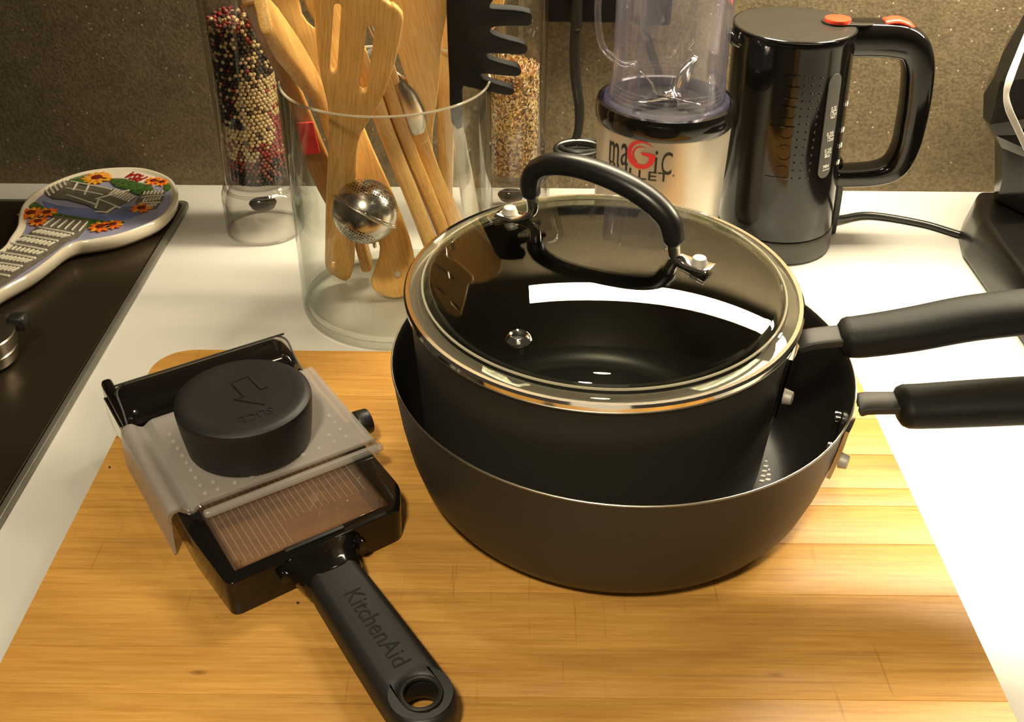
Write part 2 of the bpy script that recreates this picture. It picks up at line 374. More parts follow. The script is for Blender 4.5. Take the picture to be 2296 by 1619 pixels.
def torus(c, R, r, n=96, m=10, rz=None):
    bm = bmesh.new(); rg = []
    rz = rz or r
    for i in range(n):
        a = 2 * pi * i / n
        rg.append([bm.verts.new((c[0] + (R + r * cos(2 * pi * j / m)) * cos(a), c[1] + (R + r * cos(2 * pi * j / m)) * sin(a), c[2] + rz * sin(2 * pi * j / m))) for j in range(m)])
    for i in range(n):
        for j in range(m): bm.faces.new((rg[i][j], rg[(i + 1) % n][j], rg[(i + 1) % n][(j + 1) % m], rg[i][(j + 1) % m]))
    return from_bm(bm, 'torus')
def box(lo, hi, bev=0, seg=3):
    bm = bmesh.new(); bmesh.ops.create_cube(bm, size=1)
    for v in bm.verts: v.co = V([lo[i] + (v.co[i] + .5) * (hi[i] - lo[i]) for i in range(3)])
    if bev: bmesh.ops.bevel(bm, geom=list(bm.edges), offset=bev, segments=seg, affect='EDGES', profile=.5)
    return from_bm(bm, 'box')
def cyl(p0, p1, r, r2=None, n=32, bev=0):
    """capped cylinder with softened ends between two points"""
    p0, p1 = V(p0), V(p1); d = (p1 - p0); L = d.length; r2 = r if r2 is None else r2
    b = bev or min(r, L) * .12
    pf = [(0, 0), (r - b, 0), (r - b * .3, b * .3), (r, b), (r2, L - b), (r2 - b * .3, L - b * .3), (r2 - b, L), (0, L)]
    me = lathe(pf, n=n); me.transform(M.Translation(p0) @ d.to_track_quat('Z', 'Y').to_matrix().to_4x4()); return me
_dg = None
def curve_mesh(cu):
    o = bpy.data.objects.new('tmp', cu); COL.objects.link(o)
    dg = bpy.context.evaluated_depsgraph_get(); dg.update()
    me = bpy.data.meshes.new_from_object(o.evaluated_get(dg)); bpy.data.objects.remove(o); bpy.data.curves.remove(cu); return me
def shape2d(loops, thick, bev=0, res=3):
    """flat outline(s) with holes, extruded +-thick/2 about z=0, edges rounded"""
    cu = bpy.data.curves.new('c', 'CURVE'); cu.dimensions = '2D'; cu.fill_mode = 'BOTH'
    cu.extrude = max(thick / 2 - bev, 0); cu.bevel_depth = bev; cu.bevel_resolution = res; cu.offset = -bev
    for lp in loops:
        sp = cu.splines.new('POLY'); sp.points.add(len(lp) - 1)
        for i, q in enumerate(lp): sp.points[i].co = (q[0], q[1], 0, 1)
        sp.use_cyclic_u = True
    me = curve_mesh(cu)
    bm = bmesh.new(); bm.from_mesh(me); bmesh.ops.remove_doubles(bm, verts=bm.verts, dist=1e-6); bmesh.ops.recalc_face_normals(bm, faces=bm.faces); bm.to_mesh(me); bm.free()
    me.materials.clear(); return me
def shape_bev(loops, thick, bev, seg=3):
    me = shape2d(loops, thick, 0)
    bm = bmesh.new(); bm.from_mesh(me); bmesh.ops.remove_doubles(bm, verts=bm.verts, dist=1e-5)
    bmesh.ops.dissolve_limit(bm, angle_limit=.01, verts=bm.verts, edges=bm.edges)
    es = [e for e in bm.edges if len(e.link_faces) == 2 and abs(abs(e.link_faces[0].normal.z) - abs(e.link_faces[1].normal.z)) > .5]
    bmesh.ops.bevel(bm, geom=es, offset=bev, segments=seg, affect='EDGES', profile=.5, clamp_overlap=True)
    bmesh.ops.triangulate(bm, faces=[f for f in bm.faces if len(f.verts) > 4]); bmesh.ops.recalc_face_normals(bm, faces=bm.faces)
    bm.to_mesh(me); bm.free(); return me
def text_mesh(body, size, xs=1.0, thick=.0004, bold=0.0, spacing=1.0):
    cu = bpy.data.curves.new('t', 'FONT'); cu.body = body; cu.size = size; cu.align_x = 'CENTER'; cu.align_y = 'CENTER'
    cu.extrude = thick / 2; cu.offset = bold; cu.space_character = spacing; cu.resolution_u = 4
    me = curve_mesh(cu); me.materials.clear(); me.transform(M.Scale(xs, 4, (1, 0, 0))); return me
def merge(meshes):
    bm = bmesh.new()
    for m_ in meshes: bm.from_mesh(m_)
    return from_bm(bm, 'merged')
def csmooth(pts, k=4):
    """closed smooth 2D outline"""
    n = len(pts); out = []
    for i in range(n):
        p0, p1, p2, p3 = [V((*pts[(i + j) % n][:2], 0)) for j in (-1, 0, 1, 2)]
        for j in range(k):
            t = j / k; q = .5 * ((2 * p1) + (p2 - p0) * t + (2 * p0 - 5 * p1 + 4 * p2 - p3) * t * t + (3 * p1 - p0 - 3 * p2 + p3) * t ** 3)
            out.append((q.x, q.y))
    return out
def rround(pts, r, k=4):
    n = len(pts); o = []
    for i in range(n):
        p, a, b_ = V(pts[i]), V(pts[i - 1]), V(pts[(i + 1) % n]); da, db = (a - p), (b_ - p)
        ra = min(r, da.length * .45, db.length * .45); A_, B_ = p + da.normalized() * ra, p + db.normalized() * ra
        for j in range(k + 1):
            t = j / k; q = A_ * (1 - t) ** 2 + p * 2 * t * (1 - t) + B_ * t * t; o.append((q.x, q.y))
    return o
def rrect(x0, y0, x1, y1, r, n=5):
    o = []
    for cx, cy, a in ((x1 - r, y1 - r, 0), (x0 + r, y1 - r, 90), (x0 + r, y0 + r, 180), (x1 - r, y0 + r, 270)):
        for i in range(n + 1):
            t = radians(a + 90 * i / n); o.append((cx + r * cos(t), cy + r * sin(t)))
    return o
def circ(cx, cy, r, n=24, ry=None): return [(cx + r * cos(2 * pi * i / n), cy + (ry or r) * sin(2 * pi * i / n)) for i in range(n)]
def frame(o, x, y):
    x = V(x).normalized(); z = x.cross(V(y)).normalized(); y = z.cross(x)
    m = M((x, y, z)).transposed().to_4x4(); return M.Translation(V(o)) @ m
def struct(o): o['kind'] = 'structure'; return o

# ================================================================== THE SETTING
struct(put('wall_back', box((-1.4, 1.08, -.05), (1.4, 1.10, 1.3)), MT['wall'], ang=None))
tag(put('countertop', box((-1.4, -.25, -.04), (1.4, 1.08, 0), .001, 2), MT['counter']), 'white laminate kitchen worktop running along the dark wall', 'countertop')

# cutting board made of glued staves
BT, BB = .025, .0006
bd = thing('cutting_board', 'large maple cutting board under the nested pans and the slicer', 'cutting board', (0, .5, 0))
bx0, bx1, by0, by1 = -.2868, .2735, .285, .7105
ys = [by0, .322, .371, .404, .448, .492, .5285, .5465, .583, .625, .648, .6705, by1]
for i in range(len(ys) - 1):
    a, b_ = ys[i] + .00006, ys[i + 1] - .00006
    lp = [(bx0, a), (bx1, a), (bx1, b_), (bx0, b_)]
    if i == len(ys) - 2:
        R = .03; lp = [(bx0, a), (bx1, a), (bx1, b_)] + [(bx0 + R + R * cos(radians(t)), b_ - R + R * sin(radians(t))) for t in range(90, 181, 10)]
    me = shape2d([lp], BT - BB, .00035, 1)
    put('stave', me, MT['board'], bd, frame=M.Translation((0, 0, (BT + BB) / 2)), ang=30)

# cooktop
ck = thing('cooktop', 'black glass cooktop with grey metal edge at the left', 'cooktop', (-.6, .7, 0))
co = rrect(-1.15, .15, -.3475, 1.026, .008)
put('trim_frame', shape2d([co, rrect(-1.144, .156, -.3535, 1.020, .006)], .0065, .0015), MT['cooktrim'], ck, frame=M.Translation((0, 0, .0036)))
put('glass_plate', shape2d([rrect(-1.1436, .1564, -.3539, 1.0196, .006)], .0066, .0008), MT['cooktop'], ck, frame=M.Translation((0, 0, .0037)))

# ================================================================== SAUTE PAN (large) AND SAUCEPAN (small)
bc = V((.0707, .568, BT))
pan = thing('saute_pan', 'large wide grey anodised saute pan standing on the cutting board, holding the saucepan', 'pan', bc)
out = [(0, .0252), (.104, .0252)] + arc(.104, .0462, .021, -90, -30, 6) + [(.1335, .062), (.1415, .085), (.1462, .106), (.1480, .118), (.1490, .1205)]
out2 = [(0, .0252), (.112, .0252), (.120, .0275), (.128, .0335), (.1345, .044), (.1400, .062), (.1445, .085), (.1472, .106), (.1482, .118), (.1490, .1205)]
inn = [(.1478, .1208), (.1466, .118), (.1452, .106), (.1422, .085), (.1375, .062), (.1315, .045), (.124, .0345), (.115, .0295), (.105, .0285), (0, .0285)]
me = lathe(out2 + [(.1484, .1212)], bc.xy); put('pan_body', me, MT['ano'], pan, local=False)
put('pan_lining', lathe([(.1484, .1212)] + inn, bc.xy), MT['nonstick'], pan, label='black nonstick lining')
put('rim', torus((bc.x, bc.y, .1209), .1484, .0007), MT['alu'], pan, label='bare metal rim edge')

def pan_handle(root, pts_metal, pts_grip, wid_m, wid_g, thick_g, side, hole=True):
    put('handle_bracket', sweep(pts_metal, wid_m, .0028, side=side, n=16, power=.35), MT['greymetal'], root, label='flat grey metal handle bracket')
    put('handle_grip', sweep(pts_grip, wid_g, thick_g, side=side, n=28, power=.8), MT['silicone'], root, label='black silicone grip')
bm1 = [(.2150, .5210, .1150), (.2185, .5205, .1165), (.228, .519, .1180), (.2445, .518, .1190)]
pan_handle(pan, bm1, [(.2415, .5172, .1170), (.254, .5172, .1175), (.285, .5165, .1205), (.325, .515, .1245), (.37, .513, .127), (.40, .511, .128)], .0088, [.0155, .0158, .0165, .0170, .0175, .015], [.0105, .0108, .0112, .0115, .0115, .009], (0, 1, 0.05))
# bracket plate on the outside wall with its rivets
def bracket(root, c, R, ang, z0, z1, halfw, rr, rz, m_rivet, n_r=1, lean=0):
    a = radians(ang); lp = []
    bm = bmesh.new(); rows = []
    for i in range(5):
        z = z0 + (z1 - z0) * i / 4; Ri = R(z); row = []
        for j in range(-3, 4):
            t = a + j / 3 * halfw / Ri
            row.append((bm.verts.new((c.x + (Ri + .0003) * cos(t), c.y + (Ri + .0003) * sin(t), z)), bm.verts.new((c.x + (Ri + .0030) * cos(t), c.y + (Ri + .0030) * sin(t), z))))
        rows.append(row)
    for i in range(4):
        for j in range(6):
            q = [rows[i][j], rows[i][j + 1], rows[i + 1][j + 1], rows[i + 1][j]]
            bm.faces.new([v[1] for v in q]); bm.faces.new([v[0] for v in q][::-1])
    edge = [rows[0][j] for j in range(7)] + [rows[i][6] for i in range(1, 5)] + [rows[4][j] for j in range(5, -1, -1)] + [rows[i][0] for i in range(3, 0, -1)]
    for p, q in zip(edge, edge[1:] + edge[:1]): bm.faces.new((p[0], q[0], q[1], p[1]))
    put('mounting_plate', from_bm(bm, 'plate'), MT['chrome'], root, label='chromed mounting plate')
    for s in n_r:
        Ri = R(rz); t = a + s / Ri; d = V((cos(t), sin(t), 0)); p = V((c.x, c.y, rz)) + d * (Ri + .003)
        put('rivet', cyl(p, p + d * .0055, rr, rr * .86), m_rivet, root, label='pale grey rivet head')
def Rb(z):
    pr = out2
    for (r1, z1), (r2, z2) in zip(pr[1:], pr[2:]):
        if z1 <= z <= z2 + 1e-9 and z2 > z1: return r1 + (r2 - r1) * (z - z1) / (z2 - z1)
    return pr[-1][0]
bracket(pan, bc, Rb, -26, .080, .118, .014, .0050, .093, MT['rivet'], (-.0095,))
# inner rivets
for t, z in ((-14, .095), (-24, .088)):
    d = V((cos(radians(t)), sin(radians(t)), 0)); p = V((bc.x, bc.y, z)) + d * (.1415 if z > .09 else .1405)
    put('rivet', cyl(p + d * .002, p - d * .0022, .0048), MT['chrome'], pan, label='chrome inner rivet')
# thin pale dashes laid on the pan floor
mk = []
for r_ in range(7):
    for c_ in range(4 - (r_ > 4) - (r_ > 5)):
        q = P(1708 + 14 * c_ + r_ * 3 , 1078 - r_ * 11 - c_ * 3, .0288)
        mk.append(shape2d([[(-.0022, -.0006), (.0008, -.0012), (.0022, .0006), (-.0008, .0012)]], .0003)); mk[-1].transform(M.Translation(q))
put('pale_dashes', merge(mk), MT['strip'], pan, label='grid of pale dashes on the pan floor')

# --- saucepan
sc = V((.0567, .5745, .0289)); ZR = .1605; SR = .1222
sp = thing('saucepan', 'smaller grey anodised saucepan nested inside the large saute pan', 'saucepan', sc)
so = [(0, .0289), (.100, .0289), (.1075, .0315), (.1125, .038), (.1150, .048), (.1180, .10), (.1208, .145), (.1222, ZR - .002), (.1232, ZR)]
si = [(.1214, ZR), (.1195, .145), (.1165, .10), (.1135, .05), (.1105, .040), (.105, .0345), (.099, .0325), (0, .0325)]
put('pan_body', lathe(so + [(.1226, ZR + .0008)], sc.xy), MT['ano'], sp)
put('pan_lining', lathe([(.1226, ZR + .0008)] + si, sc.xy), MT['nonstick'], sp, label='black nonstick lining')
put('rim', torus((sc.x, sc.y, ZR + .0002), .1228, .0008), MT['alu'], sp, label='bare metal rim edge')
pan_handle(sp, [(.1745, .5370, .150), (.180, .5367, .1525), (.190, .5362, .1548), (.2065, .536, .1565)],
           [(.2035, .5372, .1545), (.212, .5368, .1552), (.24, .5375, .160), (.28, .541, .167), (.33, .5445, .171), (.38, .546, .1715)], .0085,
           [.0135, .0142, .0150, .0155, .016, .014], [.0105, .0108, .0112, .0115, .0115, .009], (0, 1, 0.05))
def Rs(z):
    for (r1, z1), (r2, z2) in zip(so[1:], so[2:]):
        if z1 <= z <= z2 + 1e-9 and z2 > z1: return r1 + (r2 - r1) * (z - z1) / (z2 - z1)
    return so[-1][0]
bracket(sp, sc, Rs, -22, .108, .152, .014, .0050, .122, MT['rivet'], (-.0095,))
for t, z in ((-11, .133), (-27, .133), (-19, .118)):
    d = V((cos(radians(t)), sin(radians(t)), 0)); p = V((sc.x, sc.y, z)) + d * .1180
    put('rivet', cyl(p + d * .002, p - d * .0022, .0048), MT['chrome'], sp, label='chrome inner rivet')

# --- lid
LZ = ZR + .0012
lid = thing('pan_lid', 'domed glass lid with steel rim and black arched handle on the saucepan', 'lid', (sc.x, sc.y, LZ))
gp = [(.1222, LZ + .0022), (.1170, LZ + .0028), (.1148, LZ + .0040)]
def dome(r): return .0255 - .0148 * (r / .1085) ** 2.15
gq = [(.1148, LZ + .0040), (.1140, LZ + .0056), (.1128, LZ + .0076), (.1108, LZ + .0095)] + [(.1085 * (1 - i / 30), LZ + dome(.1085 * (1 - i / 30))) for i in range(30)] + [(0, LZ + .0255)]
VH = V((.0030, .4985, 0)); 
gq2 = [(r_, z_ - .0011) for r_, z_ in gq[::-1] if r_ < .109] + [(.1100, LZ + .0045), (.1125, LZ + .0010)]
put('glass_dome', lathe(gq + gq2, sc.xy, 128), MT['lidglass'], lid)
put('glass_flange', lathe(gp + [(.1125, LZ + .0010), (.1222, LZ + .0004)], sc.xy, 128, close=True), MT['flange'], lid, label='flat edge of the glass with its reflection put in as haze')
put('corner_glint', torus((sc.x, sc.y, LZ + .0062), .1134, .0008, 128, 8), MT['glint_glass'], lid, label='painted highlight on the curved shoulder of the glass')  # added ring whose pale colour acts as the shoulder's highlight
put('steel_rim', lathe([(.1216, LZ + .0035), (.1240, LZ + .0036), (.1252, LZ + .0022), (.1252, LZ - .0004), (.1244, LZ - .0014), (.1226, LZ - .0002), (.1216, LZ - .0002)], sc.xy, 128, close=True), MT['chrome'], lid, label='polished steel rim')
fL, fR = P(1143, 497, .1795), P(1563, 620, .180)
hd = (fR - fL); hd.z = 0; hd.normalize(); hn = V((hd.y, -hd.x, 0))
ho = (fL + fR) / 2
def HP(x, y): return RP(x, y, ho, hn)
path = [HP(*q) for q in ((1190, 447), (1189, 420), (1205, 393), (1245, 380), (1310, 388), (1390, 418), (1455, 458), (1498, 503), (1511, 548))]
put('handle_arch', sweep(path, [.0065, .0070, .0076, .0080, .0082, .0082, .0080, .0074, .0068], [.0062, .0066, .0070, .0070, .0068, .0068, .0070, .0066, .0062], side=hn, n=20, power=.9), MT['phenolic'], lid, label='black arched handle')
for s, f_, legpx, dirn in ((0, fL, ((1192, 455), (1195, 478), (1190, 492)), -1), (1, fR, ((1510, 556), (1514, 585), (1524, 604)), 1)):
    f_ = f_.copy()
    rr = (f_.xy - sc.xy).length
    zt = LZ + .0255 - .0142 * (rr / .106) ** 2
    f_ = V((f_.x, f_.y, zt + .0022))
    pts = [HP(*q) for q in legpx]
    ft = put('handle_foot', sweep([pts[0], pts[1], V((pts[2].x, pts[2].y, max(pts[2].z, zt + .003))) , f_ - hd * dirn * .006, f_ + hd * dirn * .0075], [.0044, .0044, .0054, .0080, .0084], [.0042, .0040, .0030, .0018, .0016], side=hn, n=16), MT['chrome'], lid, label='chrome handle foot')
    put('bolt', cyl(f_ + V((0, 0, .0012)), f_ + V((0, 0, .0056)), .0055, .0042), MT['rivet'], ft, label='pale bolt head')
    put('washer', cyl(f_ - V((0, 0, .0030)), f_ - V((0, 0, .0014)), .0075), MT['clearp'], ft)
vh = P(1163, 758, LZ + .0165)
vz = LZ + .0255 - .0142 * ((vh.xy - sc.xy).length / .106) ** 2
vg = put('vent_grommet', lathe([(.0036, vz - .003), (.0052, vz - .001), (.0074, vz), (.0076, vz + .001), (.0064, vz + .0030), (.0052, vz + .0040), (.0040, vz + .0036), (.0036, vz + .001)], vh.xy, 32, close=True), MT['chrome'], lid, label='chrome vent hole ring')
put('vent_hole_shade', lathe([(0, vz + .0016), (.0037, vz + .0016)], vh.xy, 24), MT['recess_shade'], vg)  # dark disc put in for the shade inside the vent
sp.rotation_euler = (radians(.9), 0, 0); sp.location.z += .0018; lid.rotation_euler = (radians(1.6), 0, 0)
lid.location.z += .0034

# ================================================================== HAND SLICER
SO = V((-.11, .45)); su = V((.835, .55)).normalized(); sv = V((.55, -.835)).normalized()
def G(u, v, z): return V((SO.x + su.x * u + sv.x * v, SO.y + su.y * u + sv.y * v, z))
SF = frame(G(0, 0, 0), (su.x, su.y, 0), (-sv.x, -sv.y, 0))      # local x = u, local y = -v, local z = up
def sl(z): return SF @ M.Translation((0, 0, z))
slicer = thing('slicer', 'black and frosted plastic hand slicer with round black food pusher', 'slicer', G(0, -.1, BT))
fo = [(-.0575, .0085), (.0575, .0135), (.0672, .032), (.0672, .2405), (-.0618, .2405), (-.0618, .060)]
fi = [(-.0495, .0185), (.0535, .0215), (.0535, .172), (-.0495, .172)]
put('frame', shape_bev([rround(fo, .006), fi[::-1]], .0262, .0022), MT['gloss'], slicer, frame=sl(.0385), label='glossy black frame')
put('window_plate', shape2d([[(-.0505, .0175), (.0545, .0205), (.0545, .1725), (-.0505, .1725)]], .0016, .0003), MT['window'], slicer, frame=sl(.0478), label='clear grooved plate')
put('window_border', shape2d([[(-.0505, .0170), (.0545, .0200), (.0545, .1725), (-.0505, .1725)], [(-.0475, .0200), (.0515, .0230), (.0515, .1700), (-.0475, .1700)]], .0012, .0003), MT['clearp'], slicer, frame=sl(.0508))
rg = []
for i in range(23):
    u = -.0445 + i * .0042
    rg.append(box((u - .00009, .0245 + .020 * (i > 8), .0487), (u + .00009, .172, .0489)))
put('grooves', merge(rg), MT['ridge'], slicer, frame=SF, label='fine lengthwise grooves', kind='stuff')
put('catch', box((-.019, .0150, .0505), (.020, .0185, .0532), .0006), MT['rubber'], slicer, frame=SF)
put('corner_post', cyl((-.046, .0215, .049), (-.046, .0215, .0535), .0022), MT['clearp'], slicer, frame=SF)
put('corner_post', cyl((.050, .0245, .049), (.050, .0245, .0535), .0022), MT['clearp'], slicer, frame=SF)
# handle
ho_ = [(-.0150, .004), (.0150, .004), (.0170, -.020), (.0182, -.060), (.0190, -.100)]
end = [(.0190 * cos(radians(t)), -.1165 + .0205 * sin(radians(t))) for t in range(0, -181, -15)]
hl = [(-.0190, -.100), (-.0182, -.060), (-.0170, -.020)]
hdl = put('handle', shape2d([ho_ + end + hl, circ(0, -.1165, .0098, 28)], .0215, .0072, 5), MT['rubber'], slicer, frame=sl(.0405), label='black rubbery handle with hanging hole', ang=50)
put('hole_ring', torus((0, -.1165, .0), .0104, .0016, 40, 8), MT['rubber'], hdl, frame=SF @ M.Translation((0, 0, .0502)))
put('neck', sweep([(0, .012, .0415), (0, .004, .0415), (0, -.004, .041), (0, -.010, .0405)], [.027, .0215, .0195, .0185], [.0105, .0115, .0118, .0112], side=(1, 0, 0), n=24, power=.7), MT['gloss'], slicer, frame=SF, label='glossy black neck')
for u_ in (-.024, .026): put('pivot', cyl((u_, .010, .043), (u_, .004, .043), .0035), MT['gloss'], slicer, frame=SF)
tm = text_mesh('KitchenAid', .0155, .92, .0003)
put('handle_lettering', tm, MT['recess_shade'], hdl, frame=frame(G(.0005, .064, .0513), (sv.x, sv.y, 0), (su.x, su.y, 0)), ang=None, label='engraved KitchenAid lettering')  # thin raised letters, darkened to read as engraved
# sliding frosted carriage
car = put('carriage', shape2d([rrect(-.0485, .0765, .0690, .1795, .002)], .0022, .0006), MT['frost'], slicer, frame=sl(.0575), label='frosted carriage plate')
def ribbon(pts, v0, v1, th, nm, m, par, lab=None):
    """profile (u,z) extruded along v with thickness"""
    bm = bmesh.new(); c = catmull([(p[0], 0, p[1]) for p in pts], 5); A = []
    for i, p in enumerate(c):
        t = (c[min(i + 1, len(c) - 1)] - c[max(i - 1, 0)]).normalized(); n_ = V((-t.z, 0, t.x)) * th / 2
        A.append([bm.verts.new((p.x + s * n_.x, y, p.z + s * n_.z)) for y in (v0, v1) for s in (1, -1)])
    for a, b_ in zip(A, A[1:]):
        bm.faces.new((a[0], b_[0], b_[2], a[2])); bm.faces.new((a[1], a[3], b_[3], b_[1])); bm.faces.new((a[0], a[1], b_[1], b_[0])); bm.faces.new((a[2], b_[2], b_[3], a[3]))
    bm.faces.new(A[0]); bm.faces.new(A[-1][::-1])
    return put(nm, from_bm(bm, 'r'), m, par, frame=SF, label=lab)
ribbon([(-.0480, .0575), (-.0505, .0560), (-.0540, .0540), (-.0580, .0560), (-.0615, .0592), (-.0655, .0590), (-.0680, .0560), (-.0690, .0480), (-.0697, .036), (-.0700, .0272)], .0770, .1790, .0018, 'carriage_wing', MT['frost'], slicer, 'frosted side channel and skirt')
ribbon([(.0685, .0578), (.0715, .0570), (.0728, .0540), (.0732, .0480), (.0733, .044)], .0770, .1790, .0018, 'carriage_wing', MT['frost'], slicer, 'frosted right lip')
put('carriage_lip', sweep([(-.0690, .0768, .0530), (-.0660, .0763, .0600), (-.060, .0760, .0600), (-.0545, .0758, .0545), (-.0485, .0758, .0580), (-.03, .0758, .0582), (.03, .0758, .0582), (.062, .0758, .0585), (.0712, .0760, .0580), (.0745, .0765, .0540)], .0014, side=(0, 1, 0), n=10, k=5), MT['clearp'], slicer, frame=SF, label='clear front lip')
put('carriage_lip', sweep([(-.047, .0735, .0520), (0, .0735, .0525), (.06, .0735, .0530), (.0745, .0745, .0520)], .0030, .0030, n=10, k=5), MT['frost'], slicer, frame=SF, label='frosted rounded bar under the lip')
cone = None
spots = [(-.0425, .085 + i * .0088) for i in range(9)] + [(-.0345, .084), (-.0345, .0925), (-.0230, .0845), (-.0115, .085), (.0005, .0855), (.0125, .086), (.0245, .0865), (.036, .087), (.0475, .0875), (.0475, .0965), (.0565, .089), (.0565, .098), (.0565, .107), (.0565, .116)]
cm = lathe([(0, .0016), (.0008, .0014), (.0015, .0006), (.0017, 0), (0, 0)], n=12); smooth(cm, 40); cm.materials.append(MT['nub'])
for u_, y_ in spots:
    o = bpy.data.objects.new('spike', cm); COL.objects.link(o); o.parent = car; o.matrix_local = M.Translation((u_, y_, .0011))
# pusher
pk = lathe([(0, .0592), (.0395, .0592), (.0408, .0605), (.0428, .075), (.0440, .0880), (.0442, .0915), (.0436, .0938), (.0415, .0953), (.0390, .0958), (.034, .0955), (0, .0948)], n=96)
pu = put('pusher', pk, MT['rubber'], slicer, frame=SF @ M.Translation((.0015, .1215, 0)), label='round black food pusher')
zz = .0958
put('pusher_lettering', text_mesh('SLICE', .0098, .95, .0003), MT['recess_shade'], pu, frame=SF @ M.Translation((.001, .0965, .0956)) @ M.Rotation(pi, 4, 'Z'), ang=None, label='engraved word SLICE')  # dark letters laid on top in place of shaded cuts
ar = [(-.0065, .0), (.0065, .0), (.0065, -.0185), (.0130, -.0185), (0, -.0360), (-.0130, -.0185), (-.0065, -.0185)]
ari = [(-.0058, -.0007), (.0058, -.0007), (.0058, -.0192), (.0114, -.0192), (0, -.0348), (-.0114, -.0192), (-.0058, -.0192)]
put('pusher_arrow', shape2d([ar, ari], .0003), MT['recess_shade'], pu, frame=SF @ M.Translation((.006, .1395, .0956)) @ M.Rotation(.1, 4, 'Z'), ang=None, label='engraved arrow')  # dark outline in place of the shade in an engraved arrow
# far end: roller bar, clear guard, side knob
put('end_bar', sweep([(-.056, .204, .0540), (0, .204, .0540), (.058, .204, .0540)], .0215, .0150, side=(0, 1, 0), n=28, power=.8), MT['gloss'], slicer, frame=SF, label='glossy black end bar')
put('end_cap', box((-.0655, .182, .029), (-.0575, .2405, .062), .003), MT['gloss'], slicer, frame=SF)
put('blade_end', box((-.0672, .190, .030), (-.0655, .232, .052), .0006), MT['chrome'], slicer, frame=SF, label='chrome blade end')
gd = [(-.0640, 0), (.0640, 0), (.0630, .012)] + [(.0545 + .0085 * cos(radians(t)), .0225 + .0085 * sin(radians(t))) for t in range(0, 91, 15)] + [(-.0545 + .0085 * cos(radians(t)), .0225 + .0085 * sin(radians(t))) for t in range(90, 181, 15)] + [(-.0630, .012)]
GF = SF @ M.Translation((0, .1790, .0580)) @ M.Rotation(radians(38), 4, 'X')
gdo = put('clear_guard', shape2d([gd], .0016, .0004), MT['clearp'], slicer, frame=GF, label='clear upright guard')
gpth = [(x, y, .0008) for x, y in gd[1:]] + [(-.0640, 0, .0008)]
bm_ = sweep(gpth, .0008, n=8, k=2); put('guard_edge', bm_, MT['greymetal'], gdo, frame=GF, label='dark glinting edge of the guard')
put('side_knob', cyl((.0745, .1125, .046), (.0850, .1125, .046), .0098, .0092), MT['satin'], slicer, frame=SF, label='black side knob')
put('knob_shaft', cyl((.064, .1125, .045), (.076, .1125, .045), .0045), MT['satin'], slicer, frame=SF)

# ================================================================== GLASS VASE
vc = V((-.1045, .8300)); VR, VTOP = .0868, .211
vz = thing('glass_vase', 'tall clear glass cylinder holding the bamboo utensils', 'vase', (vc.x, vc.y, 0))
put('glass_wall', lathe([(0, .0008), (.080, .0008), (.0845, .0022), (.0868, .0060), (.0870, .012), (.0862, .10), (.0858, .2095), (.0852, .2112), (.0836, .2112), (.0830, .2095), (.0832, .10), (.0836, .022), (.0820, .0150), (.078, .0118), (0, .0110)], vc, 128), MT['vase'], vz)
put('rim', torus((vc.x, vc.y, .2108), .0845, .0010), MT['glint_glass'], vz)  # pale ring painted as the bright line along the glass rim
put('base_ring', torus((vc.x, vc.y, .0062), .0838, .0020, rz=.004), MT['vase'], vz)

# ------------------------------------------------------------------ utensils
BOT = .0125
def ray_frame(b0, b1):
    """frame with its origin at b0, y along the tool, z facing the camera"""
    ax = (b1 - b0).normalized(); view = (CP - (b0 + b1) / 2).normalized()
    x = ax.cross(view).normalized(); z = x.cross(ax)
    m = M((x, ax, z)).transposed().to_4x4(); return M.Translation(b0) @ m
def px_loop(fr, pts):
    o = fr.translation; n = fr.to_3x3().col[2]; inv = fr.inverted(); res = []
    for x, y in pts:
        q = inv @ RP(x, y, o, n); res.append((q.x, q.y))
    return res
def flat_tool(name, label, cat, fr, outline, holes, th, m, bev=.0018, group=None, sm=2, parent=None):
    lps = [csmooth(px_loop(fr, outline), sm)] + [px_loop(fr, h) for h in holes]
    me = shape2d(lps, th, bev, 2); o = put(name, me, m, parent, frame=fr, ang=40)
    if parent is None: tag(o, label, cat, group)
    return o
def slot(x0, y0, x1, y1, hw, n=5):
    d = V((x1 - x0, y1 - y0)); d.normalize(); a0 = math.atan2(d.y, d.x); o = []
    for i in range(n + 1):
        t = a0 - pi / 2 + pi * i / n; o.append((x1 + hw * cos(t), y1 + hw * sin(t)))
    for i in range(n + 1):
        t = a0 + pi / 2 + pi * i / n; o.append((x0 + hw * cos(t), y0 + hw * sin(t)))
    return o
# front slotted spatula
fr1 = ray_frame(P(766, 606, .018), P(795, 250, .2085))
flat_tool('slotted_spatula', 'bamboo spatula with two straight slots, nearest in the glass cylinder', 'spatula', fr1,
          [(745, -150), (860, -5), (882, 8), (903, 30), (902, 60), (893, 110), (872, 180), (846, 240), (812, 292), (800, 340), (797, 420), (796, 560), (792, 603), (778, 626), (752, 616), (731, 598), (729, 560), (732, 420), (738, 300), (735, 232), (722, 180), (712, 120), (706, 50), (700, -20), (705, -120)],
          [slot(757, 12, 748, 148, 8.5), slot(832, 62, 815, 192, 9), slot(755, -110, 757, -60, 8), circ(748, 588, 5.5, 12)], .0062, MT['bamboo'], .002)
